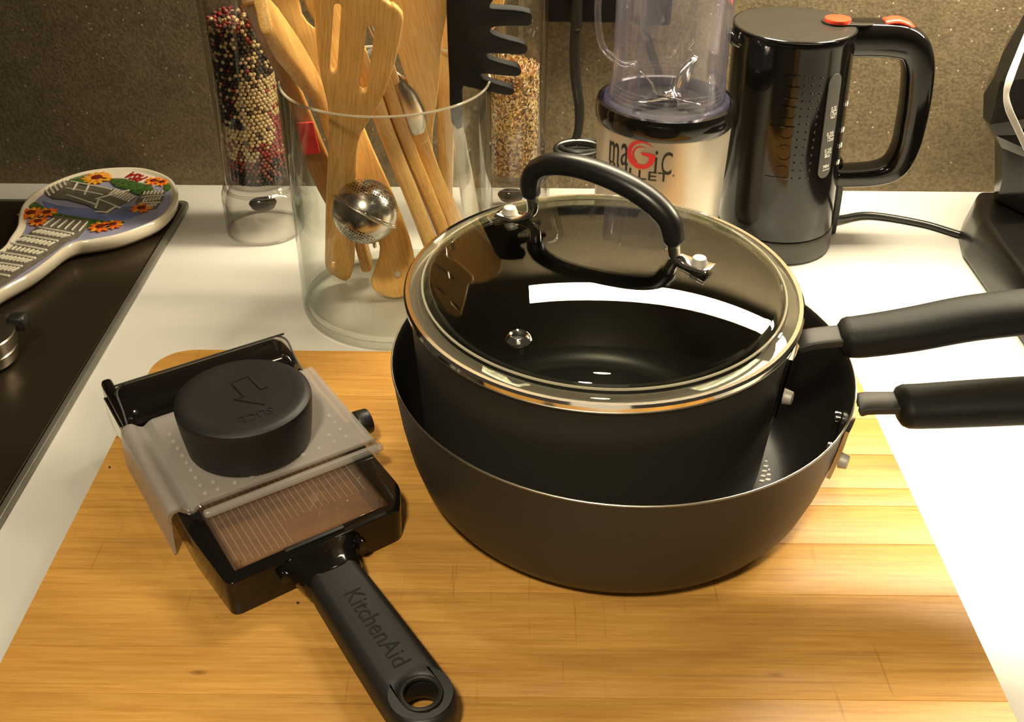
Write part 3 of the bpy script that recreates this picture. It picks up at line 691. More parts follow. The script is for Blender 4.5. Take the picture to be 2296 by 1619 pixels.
# spoon with curved slot, behind
fr3 = ray_frame(P(872, 640, .014), P(722, 150, .2085) + V((0, .012, 0)))
arc_slot = [(672 - 0, 0), (680, 0), (688, 22), (700, 40), (716, 54), (730, 62), (722, 68), (704, 60), (690, 48), (678, 30)]
flat_tool('slotted_spoon', 'bamboo spoon with a curved slot, behind the nearest spatula', 'spoon', fr3,
          [(600, -60), (650, -110), (720, -120), (755, -60), (770, 20), (768, 90), (775, 160), (800, 240), (835, 330), (880, 430), (918, 530), (930, 590), (925, 640), (900, 665), (870, 665), (840, 650), (832, 625), (850, 575), (846, 530), (800, 440), (760, 340), (730, 250), (690, 175), (640, 90), (610, 20)],
          [arc_slot, circ(892, 615, 7, 12)], .0060, MT['bamboo'], .002)
# edge-on spoon leaning left
def aligned(me, p0, p1):
    """gives a swept mesh its own frame with y along the tool, so that the grain runs lengthwise"""
    fr = ray_frame(p0, p1); me.transform(fr.inverted()); return me, fr
def edge_tool(name, label, pxz, wid, th, m, side=None, cat='spoon'):
    pts = [P(x, y, z) for x, y, z in pxz]
    me = sweep(pts, th, wid, side=side or (1, 0, .3), n=20, k=8, power=.5)
    me, fr = aligned(me, pts[0], pts[-1])
    return tag(put(name, me, m, None, frame=fr, ang=50), label, cat)
edge_tool('wooden_spoon', 'bamboo spoon seen edge-on, leaning out over the left of the glass cylinder',
          [(822, 590, .020), (775, 420, .11), (742, 300, .172), (712, 212, .214), (665, 135, .250), (620, 75, .280), (590, 30, .302)],
          [.011, .0105, .0105, .012, .017, .019, .014], [.0055, .0045, .0042, .0055, .0062, .0062, .0045], MT['bamboo'])
o4 = edge_tool('wooden_stirrer', 'bamboo stirrer with a red tag at the left side inside the glass cylinder',
          [(790, 520, .060), (742, 430, .100), (708, 350, .140), (676, 260, .178), (648, 185, .212), (600, 90, .255), (560, 0, .30)],
          [.004, .004, .004, .004, .004, .004, .004], [.0070, .0095, .0105, .0085, .0065, .006, .006], MT['bamboo_dk'], cat='stirrer')
e4 = P(690, 308, .150) + V((0, -.006, 0))
put('red_tag', sweep([P(684, 276, .175), P(691, 308, .162), P(700, 343, .148)], .0068, .0012, side=(1, 0, .3), n=16, power=.4), MT['redprint'], o4, label='small red tag')
# light bamboo tongs
tg = thing('tongs', 'pale bamboo tongs slanting down the middle of the glass cylinder', 'tongs', P(930, 520, .05))
def bar_px(pxz, a, b, side, nm, m, par=None, lab=None):
    pts = [P(*q) for q in pxz]; me, fr = aligned(sweep(pts, a, b, side=side, n=16, k=6, power=.5), pts[0], pts[-1])
    return put(nm, me, m, par, frame=fr, label=lab, ang=50)
bar_px([(985, 600, .024), (940, 480, .083), (900, 380, .130), (868, 300, .168), (838, 215, .207), (800, 110, .250)], .0062, .0080, (1, .5, 0), 'tong_arm', MT['bamboo_lt'], tg)
bar_px([(1010, 570, .034), (985, 500, .070), (948, 410, .112), (915, 330, .150), (885, 250, .188), (850, 150, .232)], .0056, .0070, (1, .6, 0), 'tong_arm', MT['bamboo'], tg)
bar_px([(1040, 540, .034), (1010, 470, .070), (975, 400, .105), (950, 330, .140), (935, 270, .17)], .0070, .0060, (1, .3, 0), 'tong_arm', MT['bamboo_lt'], tg)
# back slotted turner
fr6 = ray_frame(P(1000, 520, .030) + V((0, .01, 0)), P(925, 190, .2085) + V((0, .0, 0)))
flat_tool('bamboo_turner', 'wide pale bamboo turner with a slanted slot, right of the nearest spatula', 'turner', fr6,
          [(850, -120), (960, -140), (1010, -60), (1004, 20), (990, 90), (985, 160), (978, 230), (968, 320), (985, 400), (1008, 490), (1015, 520), (995, 530), (970, 470), (945, 390), (928, 325), (895, 240), (865, 140), (850, 20)],
          [slot(878, 100, 912, 205, 8)], .0055, MT['bamboo_lt'], .0015)
# thin back paddle at right, partly hidden by black server
fr7 = ray_frame(P(1000, 540, .030) + V((0, .02, 0)), P(985, 120, .2085) + V((0, .01, 0)))
flat_tool('bamboo_paddle', 'bamboo paddle behind the black pasta server', 'paddle', fr7,
          [(965, -100), (1140, -100), (1130, 5), (1110, 60), (1075, 100), (1040, 130), (1022, 200), (1018, 300), (1015, 420), (1010, 540), (985, 540), (982, 420), (980, 300), (980, 160), (972, 40)],
          [], .0055, MT['bamboo_lt'], .0015)
# steel ladle inside the glass
ld = thing('steel_ladle', 'small steel ladle hanging inside the glass cylinder behind its front wall', 'ladle', P(925, 290, .17))
lc = P(908, 240, .188)
bl = lathe([(0, -.026), (.0085, -.0235), (.0130, -.016), (.0150, -.004), (.0140, .010), (.0100, .022), (.0050, .030), (.0040, .030), (.0088, .0215), (.0128, .010), (.0138, -.004), (.0118, -.0155), (.0075, -.0222), (0, -.0245)], n=48)
LF = M.Translation(lc) @ M.Rotation(radians(18), 4, 'X') @ M.Rotation(radians(-14), 4, 'Y')
bl.transform(M.Diagonal((1, .55, 1.15, 1)))
put('bowl', bl, MT['steel'], ld, frame=LF)
put('shaft', sweep([LF @ V((0, 0, .030)), LF @ V((0, 0, .060)), LF @ V((-.002, 0, .10)), LF @ V((-.004, 0, .15))], .0022, .0038, n=12), MT['steel'], ld)
# black pasta server
sv0, sv1 = P(1075, 480, .045), P(1032, 190, .2085)
fr8 = ray_frame(sv0, sv1)
ps = thing('pasta_server', 'black toothed pasta server leaning in the right of the glass cylinder', 'pasta server', sv0)
body = [(1010, -30), (1090, -60), (1110, -20), (1098, 5), (1103, 14), (1150, 17), (1188, 24), (1192, 38), (1186, 52), (1150, 52), (1108, 54), (1098, 62), (1104, 71), (1140, 84), (1175, 93), (1182, 104), (1174, 116), (1140, 115), (1095, 114), (1089, 119), (1096, 127), (1135, 139), (1160, 146), (1168, 156), (1160, 165), (1120, 163), (1082, 159), (1076, 164), (1084, 172), (1115, 184), (1146, 193), (1152, 201), (1143, 208), (1110, 203), (1070, 194), (1045, 189), (1036, 196), (1036, 280), (1012, 270), (1008, 180), (1003, 60)]
def lp_px(fr, pts, sm=2): return csmooth(px_loop(fr, pts), sm)
put('toothed_head', shape2d([lp_px(fr8, body)], .0065, .0012), MT['blackpl'], ps, frame=fr8)
hp = ray_frame(sv0, sv1)
put('steel_handle', shape2d([lp_px(fr8, [(1013, 262), (1037, 274), (1050, 340), (1066, 420), (1082, 520), (1084, 560), (1046, 560), (1036, 470), (1022, 360)])], .006, .002), MT['steel'], ps, frame=fr8 @ M.Translation((0, 0, .0)), label='steel handle')

# tea ball
tb = PY(819, 474, .793)
tea = thing('tea_ball', 'round perforated steel tea infuser wedged among the handles in the glass cylinder', 'tea infuser', tb)
TR = M.Translation(tb) @ M.Rotation(radians(30), 4, 'Y') @ M.Rotation(radians(-20), 4, 'X')
RT = .0272
for s in (1, -1):
    n_ = 16; pf = [(RT * sin(pi / 2 * i / n_), s * RT * cos(pi / 2 * i / n_)) for i in range(n_ + 1)]
    put('perforated_half', lathe(pf, n=64), MT['tea'], tea, frame=TR)
put('seam_flange', torus((0, 0, 0), RT + .0005, .0012, 80, 8), MT['steel'], tea, frame=TR)
put('seam_flange', torus((0, 0, .0016), RT, .0009, 80, 8), MT['chrome'], tea, frame=TR)
put('end_knob', cyl(tb + V((.006, -.006, -.0255)), tb + V((.007, -.006, -.0305)), .0016), MT['steel'], tea)

# ================================================================== SPICE MILLS
def mill(name, label, c, kind):
    t = thing(name, label, 'spice mill', (c[0], c[1], 0), 'tall clear spice mills at the wall')
    x, y = c
    put('clear_base', lathe([(.0395, .0006), (.0402, .003), (.0398, .026), (.0400, .038), (.0392, .0445), (.0370, .0485), (.0352, .0500), (.0352, .0545), (.0338, .0560), (0, .0560), (0, .0520), (.030, .0500), (.034, .0430), (.0372, .0350), (.0376, .003), (.0380, .0006)], c, 96, close=False), MT['acrylic'], t)
    put('base_ring', torus((x, y, .0505), .0355, .0018), MT['acrylic'], t)
    put('base_ring', torus((x, y, .0020), .0385, .0012), MT['acrylic'], t)
    put('tube', lathe([(.0340, .0565), (.0342, .33), (.0290, .33), (.0288, .0565)], c, 96, close=True), MT['acrylic'], t)
    put('centre_rod', cyl((x, y, .0572), (x, y, .33), .0052), MT['acrylic'], t)
    put('grinder', cyl((x, y, .0250), (x, y, .0300), .0120, .0140), MT['bristle'], t, label='dark grinder disc')
    put('mill_head', lathe([(0, .331), (.034, .331), (.0355, .336), (.035, .37), (.030, .380), (0, .382)], c, 64), MT['acrylic'], t)
    z0, z1 = .0585, (.217 if kind == 'pepper' else .166)
    bm = bmesh.new(); fmat = []
    put('content_core', lathe([(0, z0 - .0006), (.0235, z0 - .0006), (.0235, z1 - .004), (.0056, z1 - .002), (.0056, z1 - .006)], c, 40), MT['core'] if kind != 'pepper' else MT['c_black'], t, kind='stuff')
    vs, fs, mi = [], [], []
    if kind == 'pepper':
        b0 = bmesh.new(); bmesh.ops.create_icosphere(b0, subdivisions=2, radius=1); bv = [v.co.copy() for v in b0.verts]; bf = [[v.index for v in f.verts] for f in b0.faces]; b0.free()
        mats = [MT['c_black'], MT['c_cream'], MT['c_red'], MT['c_pink'], MT['c_brown']]
        pts = []
        rr = .0021; dz = rr * 1.75; nz = int((z1 - z0) / dz)
        for iz in range(nz):
            na = int(2 * pi * .0262 / (rr * 2.02))
            for ia in range(na):
                a = 2 * pi * (ia + .5 * (iz % 2)) / na + random.uniform(-.02, .02)
                pts.append((.0262 + random.uniform(-.0009, .0003), a, z0 + rr + iz * dz + random.uniform(-.0004, .0004)))
        for _ in range(160):
            pts.append((random.uniform(.007, .0262), random.uniform(0, 2 * pi), z1 - .001 + random.uniform(-.002, .0035)))
        for r_, a, z in pts:
            if z > z1 - .003 and random.random() < 0.0: continue
            s_ = cos(a); h = (z - z0) / (z1 - z0); q = random.random()
            cl = s_ > .0 + .25 * sin(h * 9) and h < .68
            if h > .955: k = 4 if q < .35 else (2 if q < .55 else (1 if q < .75 else 3))
            elif h < .09: k = 0 if q < .7 else 3
            elif h < .17: k = 3 if q < .5 else (0 if q < .75 else 2)
            elif h < .27: k = (2 if q < .55 else (3 if q < .8 else 1)) if s_ > .35 else (1 if q < .75 else 3)
            elif cl or h < .38: k = 1 if q < .93 else (2 if s_ > .75 else 4)
            else: k = (1 if q < (.30 if h > .5 else .12) else (2 if q > .965 else (4 if q > .88 else 0)))
            if s_ > .9 and .2 < h < .42: k = 2 if q < .55 else 3
            sc_ = rr * random.uniform(.88, 1.06); base = len(vs)
            vs += [(x + r_ * cos(a) + v.x * sc_, y + r_ * sin(a) + v.y * sc_, z + v.z * sc_) for v in bv]
            fs += [[i + base for i in f] for f in bf]; mi += [k] * len(bf)
        nm = 'peppercorns'
    else:
        mats = [MT['h_cream'], MT['h_tan'], MT['h_orange'], MT['h_purple'], MT['h_gold']]
        for i in range(4200):
            top = i < 500
            a = random.uniform(0, 2 * pi); r_ = random.uniform(.0235, .0272) if not top else random.uniform(.006, .026)
            z = random.uniform(z0 + .002, z1) if not top else z1 + random.uniform(-.003, .003)
            q = random.random(); long = q < .35
            l, w_ = (random.uniform(.0035, .0075), random.uniform(.0005, .0009)) if long else (random.uniform(.0018, .0040), random.uniform(.0014, .0026))
            e = V((-sin(a), cos(a), 0)); d = V((cos(a), sin(a), 0)); th = random.uniform(0, pi)
            t1 = (e * cos(th) + V((0, 0, 1)) * sin(th) + d * random.uniform(-.5, .5)).normalized(); t2 = (d * random.uniform(-.4, .4) + t1.cross(d)).normalized(); nn = t1.cross(t2)
            p = V((x, y, z)) + d * min(r_, .0272 - (l * .35))
            k = random.choices([0, 1, 2, 3, 4], [50, 30, 3, 4, 13] if z < z1 - .025 else [35, 25, 14, 8, 18])[0]
            base = len(vs); h_ = .00022
            vs += [tuple(p + t1 * l * sx / 2 + t2 * w_ * sy / 2 + nn * h_ * sz) for sz in (-1, 1) for sx, sy in ((-1, -.7), (1, -.4), (.8, 1), (-.9, .8))]
            F_ = [(0, 1, 2, 3), (7, 6, 5, 4), (0, 4, 5, 1), (1, 5, 6, 2), (2, 6, 7, 3), (3, 7, 4, 0)]
            fs += [[j + base for j in f] for f in F_]; mi += [k] * 6
        nm = 'dried_herbs'
    me = bpy.data.meshes.new(nm); me.from_pydata(vs, [], fs)
    for m_ in mats: me.materials.append(m_)
    me.polygons.foreach_set('material_index', mi); me.update()
    put(nm, me, None, t, ang=60 if kind == 'pepper' else None, kind='stuff')
    return t
mill('spice_mill', 'clear spice mill filled with mixed black, white and red peppercorns', (-.2560, .9750), 'pepper')
mill('spice_mill', 'clear spice mill filled with dried flaky herbs, behind the glass cylinder', (-.0025, 1.000), 'herb')

# ================================================================== SPOON REST
spz = .0265
SPF = M.Translation((0, 0, spz))
def sx_(pts, z=spz): return [(P(x, y, z).x, P(x, y, z).y) for x, y in pts]
rim_px = [(-110, 640), (-60, 590), (0, 556), (20, 530), (36, 505), (40, 480), (50, 455), (78, 427), (120, 405), (165, 388), (210, 378), (262, 373), (318, 374), (360, 385), (388, 402), (399, 428), (392, 455), (365, 485), (318, 508), (262, 527), (205, 538), (172, 543), (145, 556), (112, 582), (70, 612), (10, 645), (-60, 690), (-110, 720)]
outl = csmooth(sx_(rim_px), 4)
def offset(lp, d):
    n = len(lp); A = sum(lp[i][0] * lp[(i + 1) % n][1] - lp[(i + 1) % n][0] * lp[i][1] for i in range(n)); s = 1 if A > 0 else -1; o = []
    for i in range(n):
        a, b_ = V(lp[i - 1]), V(lp[(i + 1) % n]); t = (b_ - a).normalized(); o.append((lp[i][0] - s * t.y * d, lp[i][1] + s * t.x * d))
    return o
rest = thing('spoon_rest', 'painted ceramic souvenir spoon rest with sunflowers lying on the cooktop', 'spoon rest', (-.42, .93, .0075))
lays = [(offset(outl, .016), .0076), (offset(outl, .007), .0090), (offset(outl, .0010), .0150), (outl, .0225), (offset(outl, .0010), .0255), (offset(outl, .0025), .0262), (offset(outl, .0042), .0252), (offset(outl, .0060), .0232), (offset(outl, .0078), .0222)]
bm = bmesh.new(); rings = [[bm.verts.new((q[0], q[1], z)) for q in lp] for lp, z in lays]
for a, b_ in zip(rings, rings[1:]):
    for i in range(len(a)): bm.faces.new((a[i], a[(i + 1) % len(a)], b_[(i + 1) % len(a)], b_[i]))
bm.faces.new(rings[0][::-1])
put('ceramic_body', from_bm(bm, 'body'), MT['ceramic'], rest, ang=60)
FZ = .0222
def SQ(x, y): q = P(x, y, FZ); return (q.x, q.y)
fl = put('painted_floor', shape2d([offset(outl, .0076)], .0004), MT['lilac'], rest, frame=M.Translation((0, 0, FZ)), label='lilac blue glaze')
def patch(nm, pts, m, z=.0007, th=.0008, sm=3, bev=.0002, lab=None):
    return put(nm, shape2d([csmooth([SQ(*q) for q in pts], sm) if sm else [SQ(*q) for q in pts]], th, bev, 1), m, rest, frame=M.Translation((0, 0, FZ + z)), label=lab)
patch('blue_patch', [(95, 452), (130, 462), (175, 468), (210, 470), (235, 485), (262, 470), (300, 462), (330, 468), (300, 488), (250, 497), (200, 492), (150, 485), (115, 475)], MT['blue'], .0004, lab='deeper blue glaze')
patch('cream_patch', [(150, 405), (200, 391), (262, 384), (318, 385), (352, 394), (370, 403), (380, 416), (350, 418), (300, 408), (250, 405), (200, 409), (160, 416)], MT['ceramic'], .0003, .0006, lab='cream glaze around the word')
patch('leaves', [(155, 407), (172, 397), (192, 391), (197, 402), (188, 414), (168, 413)], MT['leaf'], .0010, .0016)
patch('leaves', [(248, 405), (275, 403), (310, 412), (345, 424), (330, 434), (310, 440), (285, 428), (258, 420)], MT['leaf'], .0010, .0016)
patch('leaves', [(368, 416), (378, 409), (385, 417), (380, 428), (369, 430)], MT['leaf'], .0010, .0016)
patch('leaves', [(66, 464), (76, 456), (86, 458), (102, 468), (130, 480), (175, 489), (230, 497), (262, 498), (280, 500), (250, 506), (210, 510), (185, 512), (150, 500), (110, 486), (82, 474), (68, 468)], MT['leaf'], .0009, .0014)
# relief buildings
patch('stone_relief', [(100, 434), (140, 402), (160, 412), (200, 423), (250, 426), (290, 432), (300, 445), (270, 462), (240, 478), (222, 475), (195, 462), (150, 450), (120, 448)], MT['stone_gl'], .0010, .0016, 0, lab='grey relief of a cathedral')
patch('stone_relief', [(320, 432), (372, 430), (365, 450), (350, 470), (325, 470), (305, 455)], MT['stone_gl'], .0010, .0016, 0, lab='grey relief of a tower')
patch('stone_relief', [(125, 487), (200, 497), (195, 512), (175, 535), (150, 545), (115, 570), (70, 600), (10, 640), (-40, 660), (-60, 650), (0, 575), (40, 548), (80, 515)], MT['stone_gl'], .0010, .0016, 0, lab='grey relief of a leaning tower')
def ridge(a, b_, w_=.0011, h=.0022, z=.0016):
    A, B_ = V((*SQ(*a), FZ + z)), V((*SQ(*b_), FZ + z)); return sweep([A, (A + B_) / 2 + V((0, 0, .0003)), B_], w_, h * .6, side=(0, 0, 1), n=6, k=2)
rs = []
for i in range(5):                                                   # cathedral facades
    rs.append(ridge((103 + i * 9, 430 - i * 6), (112 + i * 9, 442 - i * 6)))
for i in range(8): rs.append(ridge((245 + i * 6, 440 + i * 2.2), (262 + i * 6, 428 + i * 2.2)))
for a, b_ in (((160, 410), (250, 428)), ((150, 425), (230, 440)), ((150, 440), (215, 462)), ((215, 450), (290, 430)), ((222, 450), (270, 470)), ((215, 470), (222, 450)), ((240, 480), (262, 466)), ((215, 478), (240, 480)), ((175, 412), (165, 430)), ((200, 418), (190, 440))): rs.append(ridge(a, b_))
for i in range(6): rs.append(ridge((322 + i * 8, 440 - i * .5), (326 + i * 8, 433 - i * .4)))
for i in range(6): rs.append(ridge((322 + i * 7, 456 - i * 1), (326 + i * 7, 449 - i * 1)))
for i in range(4): rs.append(ridge((330 + i * 6, 468 - i * 1), (334 + i * 6, 462 - i * 1)))
for a, b_ in (((318, 446), (368, 441)), ((312, 460), (360, 457))): rs.append(ridge(a, b_))
put('relief_lines', merge(rs), MT['stone_lt'], rest, label='pale raised relief lines', kind='stuff')
rs = []
bands = [((90, 515), (165, 529)), ((54, 532), (130, 545)), ((22, 550), (105, 566)), ((5, 571), (80, 584)), ((-20, 592), (50, 602)), ((-50, 612), (22, 624))]
for i, (a, b_) in enumerate(bands):
    rs.append(ridge(a, b_, .0015, .0028, .0022))
    if i < 5:
        a2, b2 = bands[i + 1]
        for k in range(8):
            f = (k + .6) / 8.4
            top = (a[0] + (b_[0] - a[0]) * f, a[1] + (b_[1] - a[1]) * f + 4); bo = (a2[0] + (b2[0] - a2[0]) * f + 3, a2[1] + (b2[1] - a2[1]) * f - 5)
            rs.append(ridge((top[0] - 0, top[1]), (top[0] * .35 + bo[0] * .65, top[1] * .35 + bo[1] * .65), .0012, .0024, .0020))
for k in range(6): rs.append(ridge((98 + k * 16, 510 + k * 2.5), (122 + k * 15, 494 + k * 1.5), .0010, .0016, .0018))
put('relief_lines', merge(rs), MT['stone_lt'], rest, label='pale raised tower arcades', kind='stuff')
def sunflower(x, y, r, m, ry=.6, seed=True, npet=13, lab='orange sunflower'):
    c = V((*SQ(x, y), FZ + .0018)); R = (V((*SQ(x + r, y), 0)) - V((c.x, c.y, 0))).length
    fl_ = put('sunflower', lathe([(0, .0011), (R * .36, .0009), (R * .40, 0), (0, -.0012)], n=20), MT['seed'], rest, frame=M.Translation(c), label=lab)
    for k in range(npet):
        a = 2 * pi * k / npet + random.uniform(-.1, .1)
        lp = csmooth([(R * .28, -R * .10), (R * .62, -R * .20), (R * random.uniform(.95, 1.08), 0), (R * .62, R * .20), (R * .28, R * .10)], 3)
        put('petal', shape2d([lp], .0012, .0003, 1), m if k % 3 else MT['petal_y'], fl_, frame=M.Translation(c + V((0, 0, -.0002 + .0003 * (k % 2)))) @ M.Rotation(a, 4, 'Z'))
sunflower(218, 402, 34, MT['petal_y'], lab='large yellow orange sunflower')
sunflower(345, 409, 21, MT['petal'], npet=9); sunflower(364, 412, 20, MT['petal'], npet=9)
sunflower(70, 481, 30, MT['petal'], npet=11); sunflower(106, 480, 25, MT['petal'], npet=9); sunflower(86, 500, 23, MT['petal'], npet=9)
sunflower(318, 470, 26, MT['petal'], npet=9, lab='brownish orange sunflower'); sunflower(226, 512, 28, MT['petal'], npet=9); sunflower(254, 507, 23, MT['petal'], npet=9)
# word, upside down as seen from here
A, B_ = V((*SQ(334, 412), 0)), V((*SQ(270, 390), 0)); xd = (B_ - A).normalized()
put('painted_word', text_mesh('PISA', .0215, .60, .0008, .0003), MT['darkred'], rest, frame=frame(((A + B_) / 2).to_3d() + V((.001, .003, FZ + .0012)), xd, V((-xd.y, xd.x, 0))), ang=None, label='dark red painted word PISA')

# ------------------------------------------------------------------ steel canister at the left edge
cc = P(-35, 812, .0075)
cn = thing('steel_canister', 'small brushed steel lidded pot with a black knob, cut by the left edge', 'pot', (cc.x, cc.y, .0075))
kr = .030
put('steel_body', lathe([(0, .0078), (.022, .0078), (.027, .0110), (.0285, .0165), (.0285, .0205), (.0272, .0218), (.0272, .0228)], cc.xy, 64), MT['steel'], cn)
put('steel_band', lathe([(.0272, .0232), (.0300, .0240), (.0304, .0340), (.0296, .0352), (.020, .0368), (0, .0372)], cc.xy, 64), MT['steel'], cn)
put('knob', lathe([(0, .0374), (.0115, .0374), (.012, .0385), (.0100, .046), (.0125, .056), (.0135, .064), (.011, .068), (0, .069)], cc.xy, 40), MT['satin'], cn, label='black knob')
put('handle_stub', box((cc.x + .018, cc.y + .016, .026), (cc.x + .0335, cc.y + .030, .040), .004), MT['satin'], cn, label='black grip')

# ================================================================== BLENDER (personal cup blender)
mc = V((.1333, .8905)); 
mb = thing('cup_blender', 'silver personal blender with clear cup, between the herb mill and the kettle', 'blender', (mc.x, mc.y, 0))
put('base_housing', lathe([(0, .0012), (.052, .0012), (.0555, .004), (.0570, .010), (.0572, .03), (.0580, .08), (.0586, .13), (.0590, .1580), (.0570, .1590), (0, .1590)], mc, 128), MT['silver'], mb)
put('collar', lathe([(.0585, .1575), (.0600, .1570), (.0612, .1600), (.0616, .1650), (.0613, .1710), (.0600, .1745), (.0575, .1755), (.0560, .1740), (.0556, .1640), (.0480, .1625), (0, .1625), (0, .1600), (.0570, .1595)], mc, 128), MT['gloss'], mb, label='glossy black collar')
put('cup_flange', lathe([(.0550, .1640), (.0552, .1745), (.0545, .1765), (.0512, .1775), (.0505, .1755), (.0512, .1640)], mc, 96, close=True), MT['cuprim'], mb, label='violet tinted cup flange')
for i in range(4): put('cup_thread', torus((mc.x, mc.y, .1800 + i * .0036), .0490, .0007, 80, 8), MT['cup'], mb)
cup = put('clear_cup', lathe([(.0515, .1640), (.0512, .1790), (.0503, .1870), (.0492, .1950), (.0488, .22), (.0497, .33), (.0475, .33), (.0468, .22), (.0472, .1950), (.0483, .1870), (.0492, .1790), (.0494, .1640)], mc, 96, close=True), MT['cup'], mb)
for a in (-128, -52, 60, 150):
    d = V((cos(radians(a)), sin(radians(a)), 0)); c3 = V((mc.x, mc.y, 0))
    put('cup_rib', sweep([c3 + d * .0520 + V((0, 0, .176)), c3 + d * .0502 + V((0, 0, .196)), c3 + d * .0492 + V((0, 0, .22)), c3 + d * .0502 + V((0, 0, .33))], .0018, n=10), MT['cuprim'] if a in (-52,) else MT['cup'], cup)
# mug handle to the left
hp_ = [PY(x, y, mc.y + .012) for x, y in ((1398, -40), (1360, -30), (1342, 0), (1342, 60), (1352, 105), (1375, 130), (1400, 145), (1425, 142))]
put('cup_handle', sweep(hp_, .0042, .0030, side=(0, 1, 0), n=14), MT['cup'], cup)
put('blade_seat', lathe([(0, .1627), (.046, .1627), (.0465, .1680), (.042, .1700), (.012, .1710), (.0085, .1750), (0, .1755)], mc, 64), MT['satin'], mb)
bh = V((mc.x + .001, mc.y - .004, .1765))
def blade(ang, up, L_, tw):
    d = V((cos(radians(ang)), sin(radians(ang)), 0)); s = V((-d.y, d.x, 0))
    a = bh; b1 = bh + d * .010 + V((0, 0, .0005)); b2 = bh + d * L_ * .6 + V((0, 0, up * .55)); b3 = bh + d * L_ + V((0, 0, up))
    put('blade', sweep([a, b1, b2, b3], [.0060, .0068, .0062, .0022], .0007, side=(s + V((0, 0, tw))).normalized(), n=8, k=5, power=.6), MT['chrome'], mb)
blade(38, .030, .030, .9); blade(205, .001, .034, .1); blade(-38, .001, .032, -.4); blade(150, .018, .028, .6)
put('hub', cyl(bh - V((0, 0, .002)), bh + V((0, 0, .003)), .0045), MT['chrome'], mb)
# printed logo wrapped on the housing
def wrap(me, c, Rf, a0, s_dir=1, eps=.0003, zc=0, shear=(0, 0)):
    for v in me.vertices:
        z = zc + v.co.y; R = Rf(z) + eps + v.co.z; a = a0 + v.co.x / Rf(z)
        v.co = V((c.x + shear[0] * z + R * cos(a), c.y + shear[1] * z + R * sin(a), z))
    me.update(); return me
def subdiv(me, cuts=1):
    bm = bmesh.new(); bm.from_mesh(me); bmesh.ops.triangulate(bm, faces=bm.faces)
    for _ in range(cuts):
        es = [e for e in bm.edges if e.calc_length() > .004]
        if es: bmesh.ops.subdivide_edges(bm, edges=es, cuts=1); bmesh.ops.triangulate(bm, faces=bm.faces)
    bm.to_mesh(me); bm.free(); return me
Rm = lambda z: .0572 + (z - .03) * (.0588 - .0572) / .116
def ml(px, py):                                         # pixel -> (arc position, height) on the front of the housing
    d = ray(px, py); best = None
    for i in range(2000):
        p = CP + d * (.80 + i * .0002)
        if (p.xy - mc).length <= Rm(p.z): best = p; break
    a = math.atan2(best.y - mc.y, best.x - mc.x); return a, best.z
def print_on(txt, pl, pr_, top, bot, m, nm, bold=0.0, lab=None, th=.0003):
    """fit a text between left/right pixels on the housing"""
    a0, z0 = ml(pl, (top + bot) / 2); a1, z1 = ml(pr_, (top + bot) / 2); _, zt = ml((pl + pr_) / 2, top); _, zb = ml((pl + pr_) / 2, bot)
    me = text_mesh(txt, .02, 1, th, bold); xs = [v.co.x for v in me.vertices]; ys_ = [v.co.y for v in me.vertices]
    wx = (a1 - a0) * Rm(z0); hz = zt - zb; fx = wx / (max(xs) - min(xs)); fy = hz / (max(ys_) - min(ys_))
    cx = (max(xs) + min(xs)) / 2; cy = (max(ys_) + min(ys_)) / 2
    for v in me.vertices: v.co.x = (v.co.x - cx) * fx; v.co.y = (v.co.y - cy) * fy
    subdiv(me); wrap(me, mc, Rm, (a0 + a1) / 2, zc=(zt + zb) / 2)
    return put(nm, me, m, mb, ang=None, label=lab)
print_on('m', 1367, 1388, 318, 366, MT['blackprint'], 'printed_letter', 0)
print_on('a', 1393, 1409, 322, 372, MT['blackprint'], 'printed_letter', 0)
print_on('i', 1468, 1474, 338, 388, MT['blackprint'], 'printed_letter', 0)
print_on('C', 1483, 1507, 341, 392, MT['blackprint'], 'printed_letter', 0)
print_on('BULLET', 1366, 1502, 381, 401, MT['blackprint'], 'printed_word', 0, lab='black print reading BULLET')
print_on('o', 1508, 1512, 392, 396, MT['blackprint'], 'registered_mark', 0)
a0, z0 = ml(1437, 347)
def swirl(r0, w0, t0, t1, w1, off=0, n=24):
    o, i_ = [], []
    for k in range(n + 1):
        f = k / n; t = radians(t0 + (t1 - t0) * f); w_ = w0 * sin(pi * min(f * 1.25 + .02, 1) * .5) * (1 - f) ** .35 + w1 * f
        r_ = r0 * (1 - off * f); o.append((r_ * cos(t), r_ * 1.0 * sin(t))); i_.append(((r_ - w_) * cos(t), (r_ - w_) * sin(t)))
    return o + i_[::-1]
g1 = shape2d([swirl(.0128, .0046, 40, 330, .002)], .0003); g2 = shape2d([swirl(.0128, .0052, 285, 365, .001)], .0003)
g3 = shape2d([csmooth([(.0000, .0022), (.0060, .0026), (.0118, .0018), (.0118, -.0008), (.0095, -.0052), (.0052, -.0088), (.0070, -.0040), (.0068, -.0008), (.0022, .0000)], 3)], .0003); g4 = shape2d([swirl(.0078, .0022, 60, 250, .0002)], .0003)
gm = merge([g1, g2, g3, g4]); subdiv(gm); wrap(gm, mc, Rm, a0, zc=z0, eps=.0004); put('printed_swirl', gm, MT['redprint'], mb, ang=None, label='red swirl letter G')

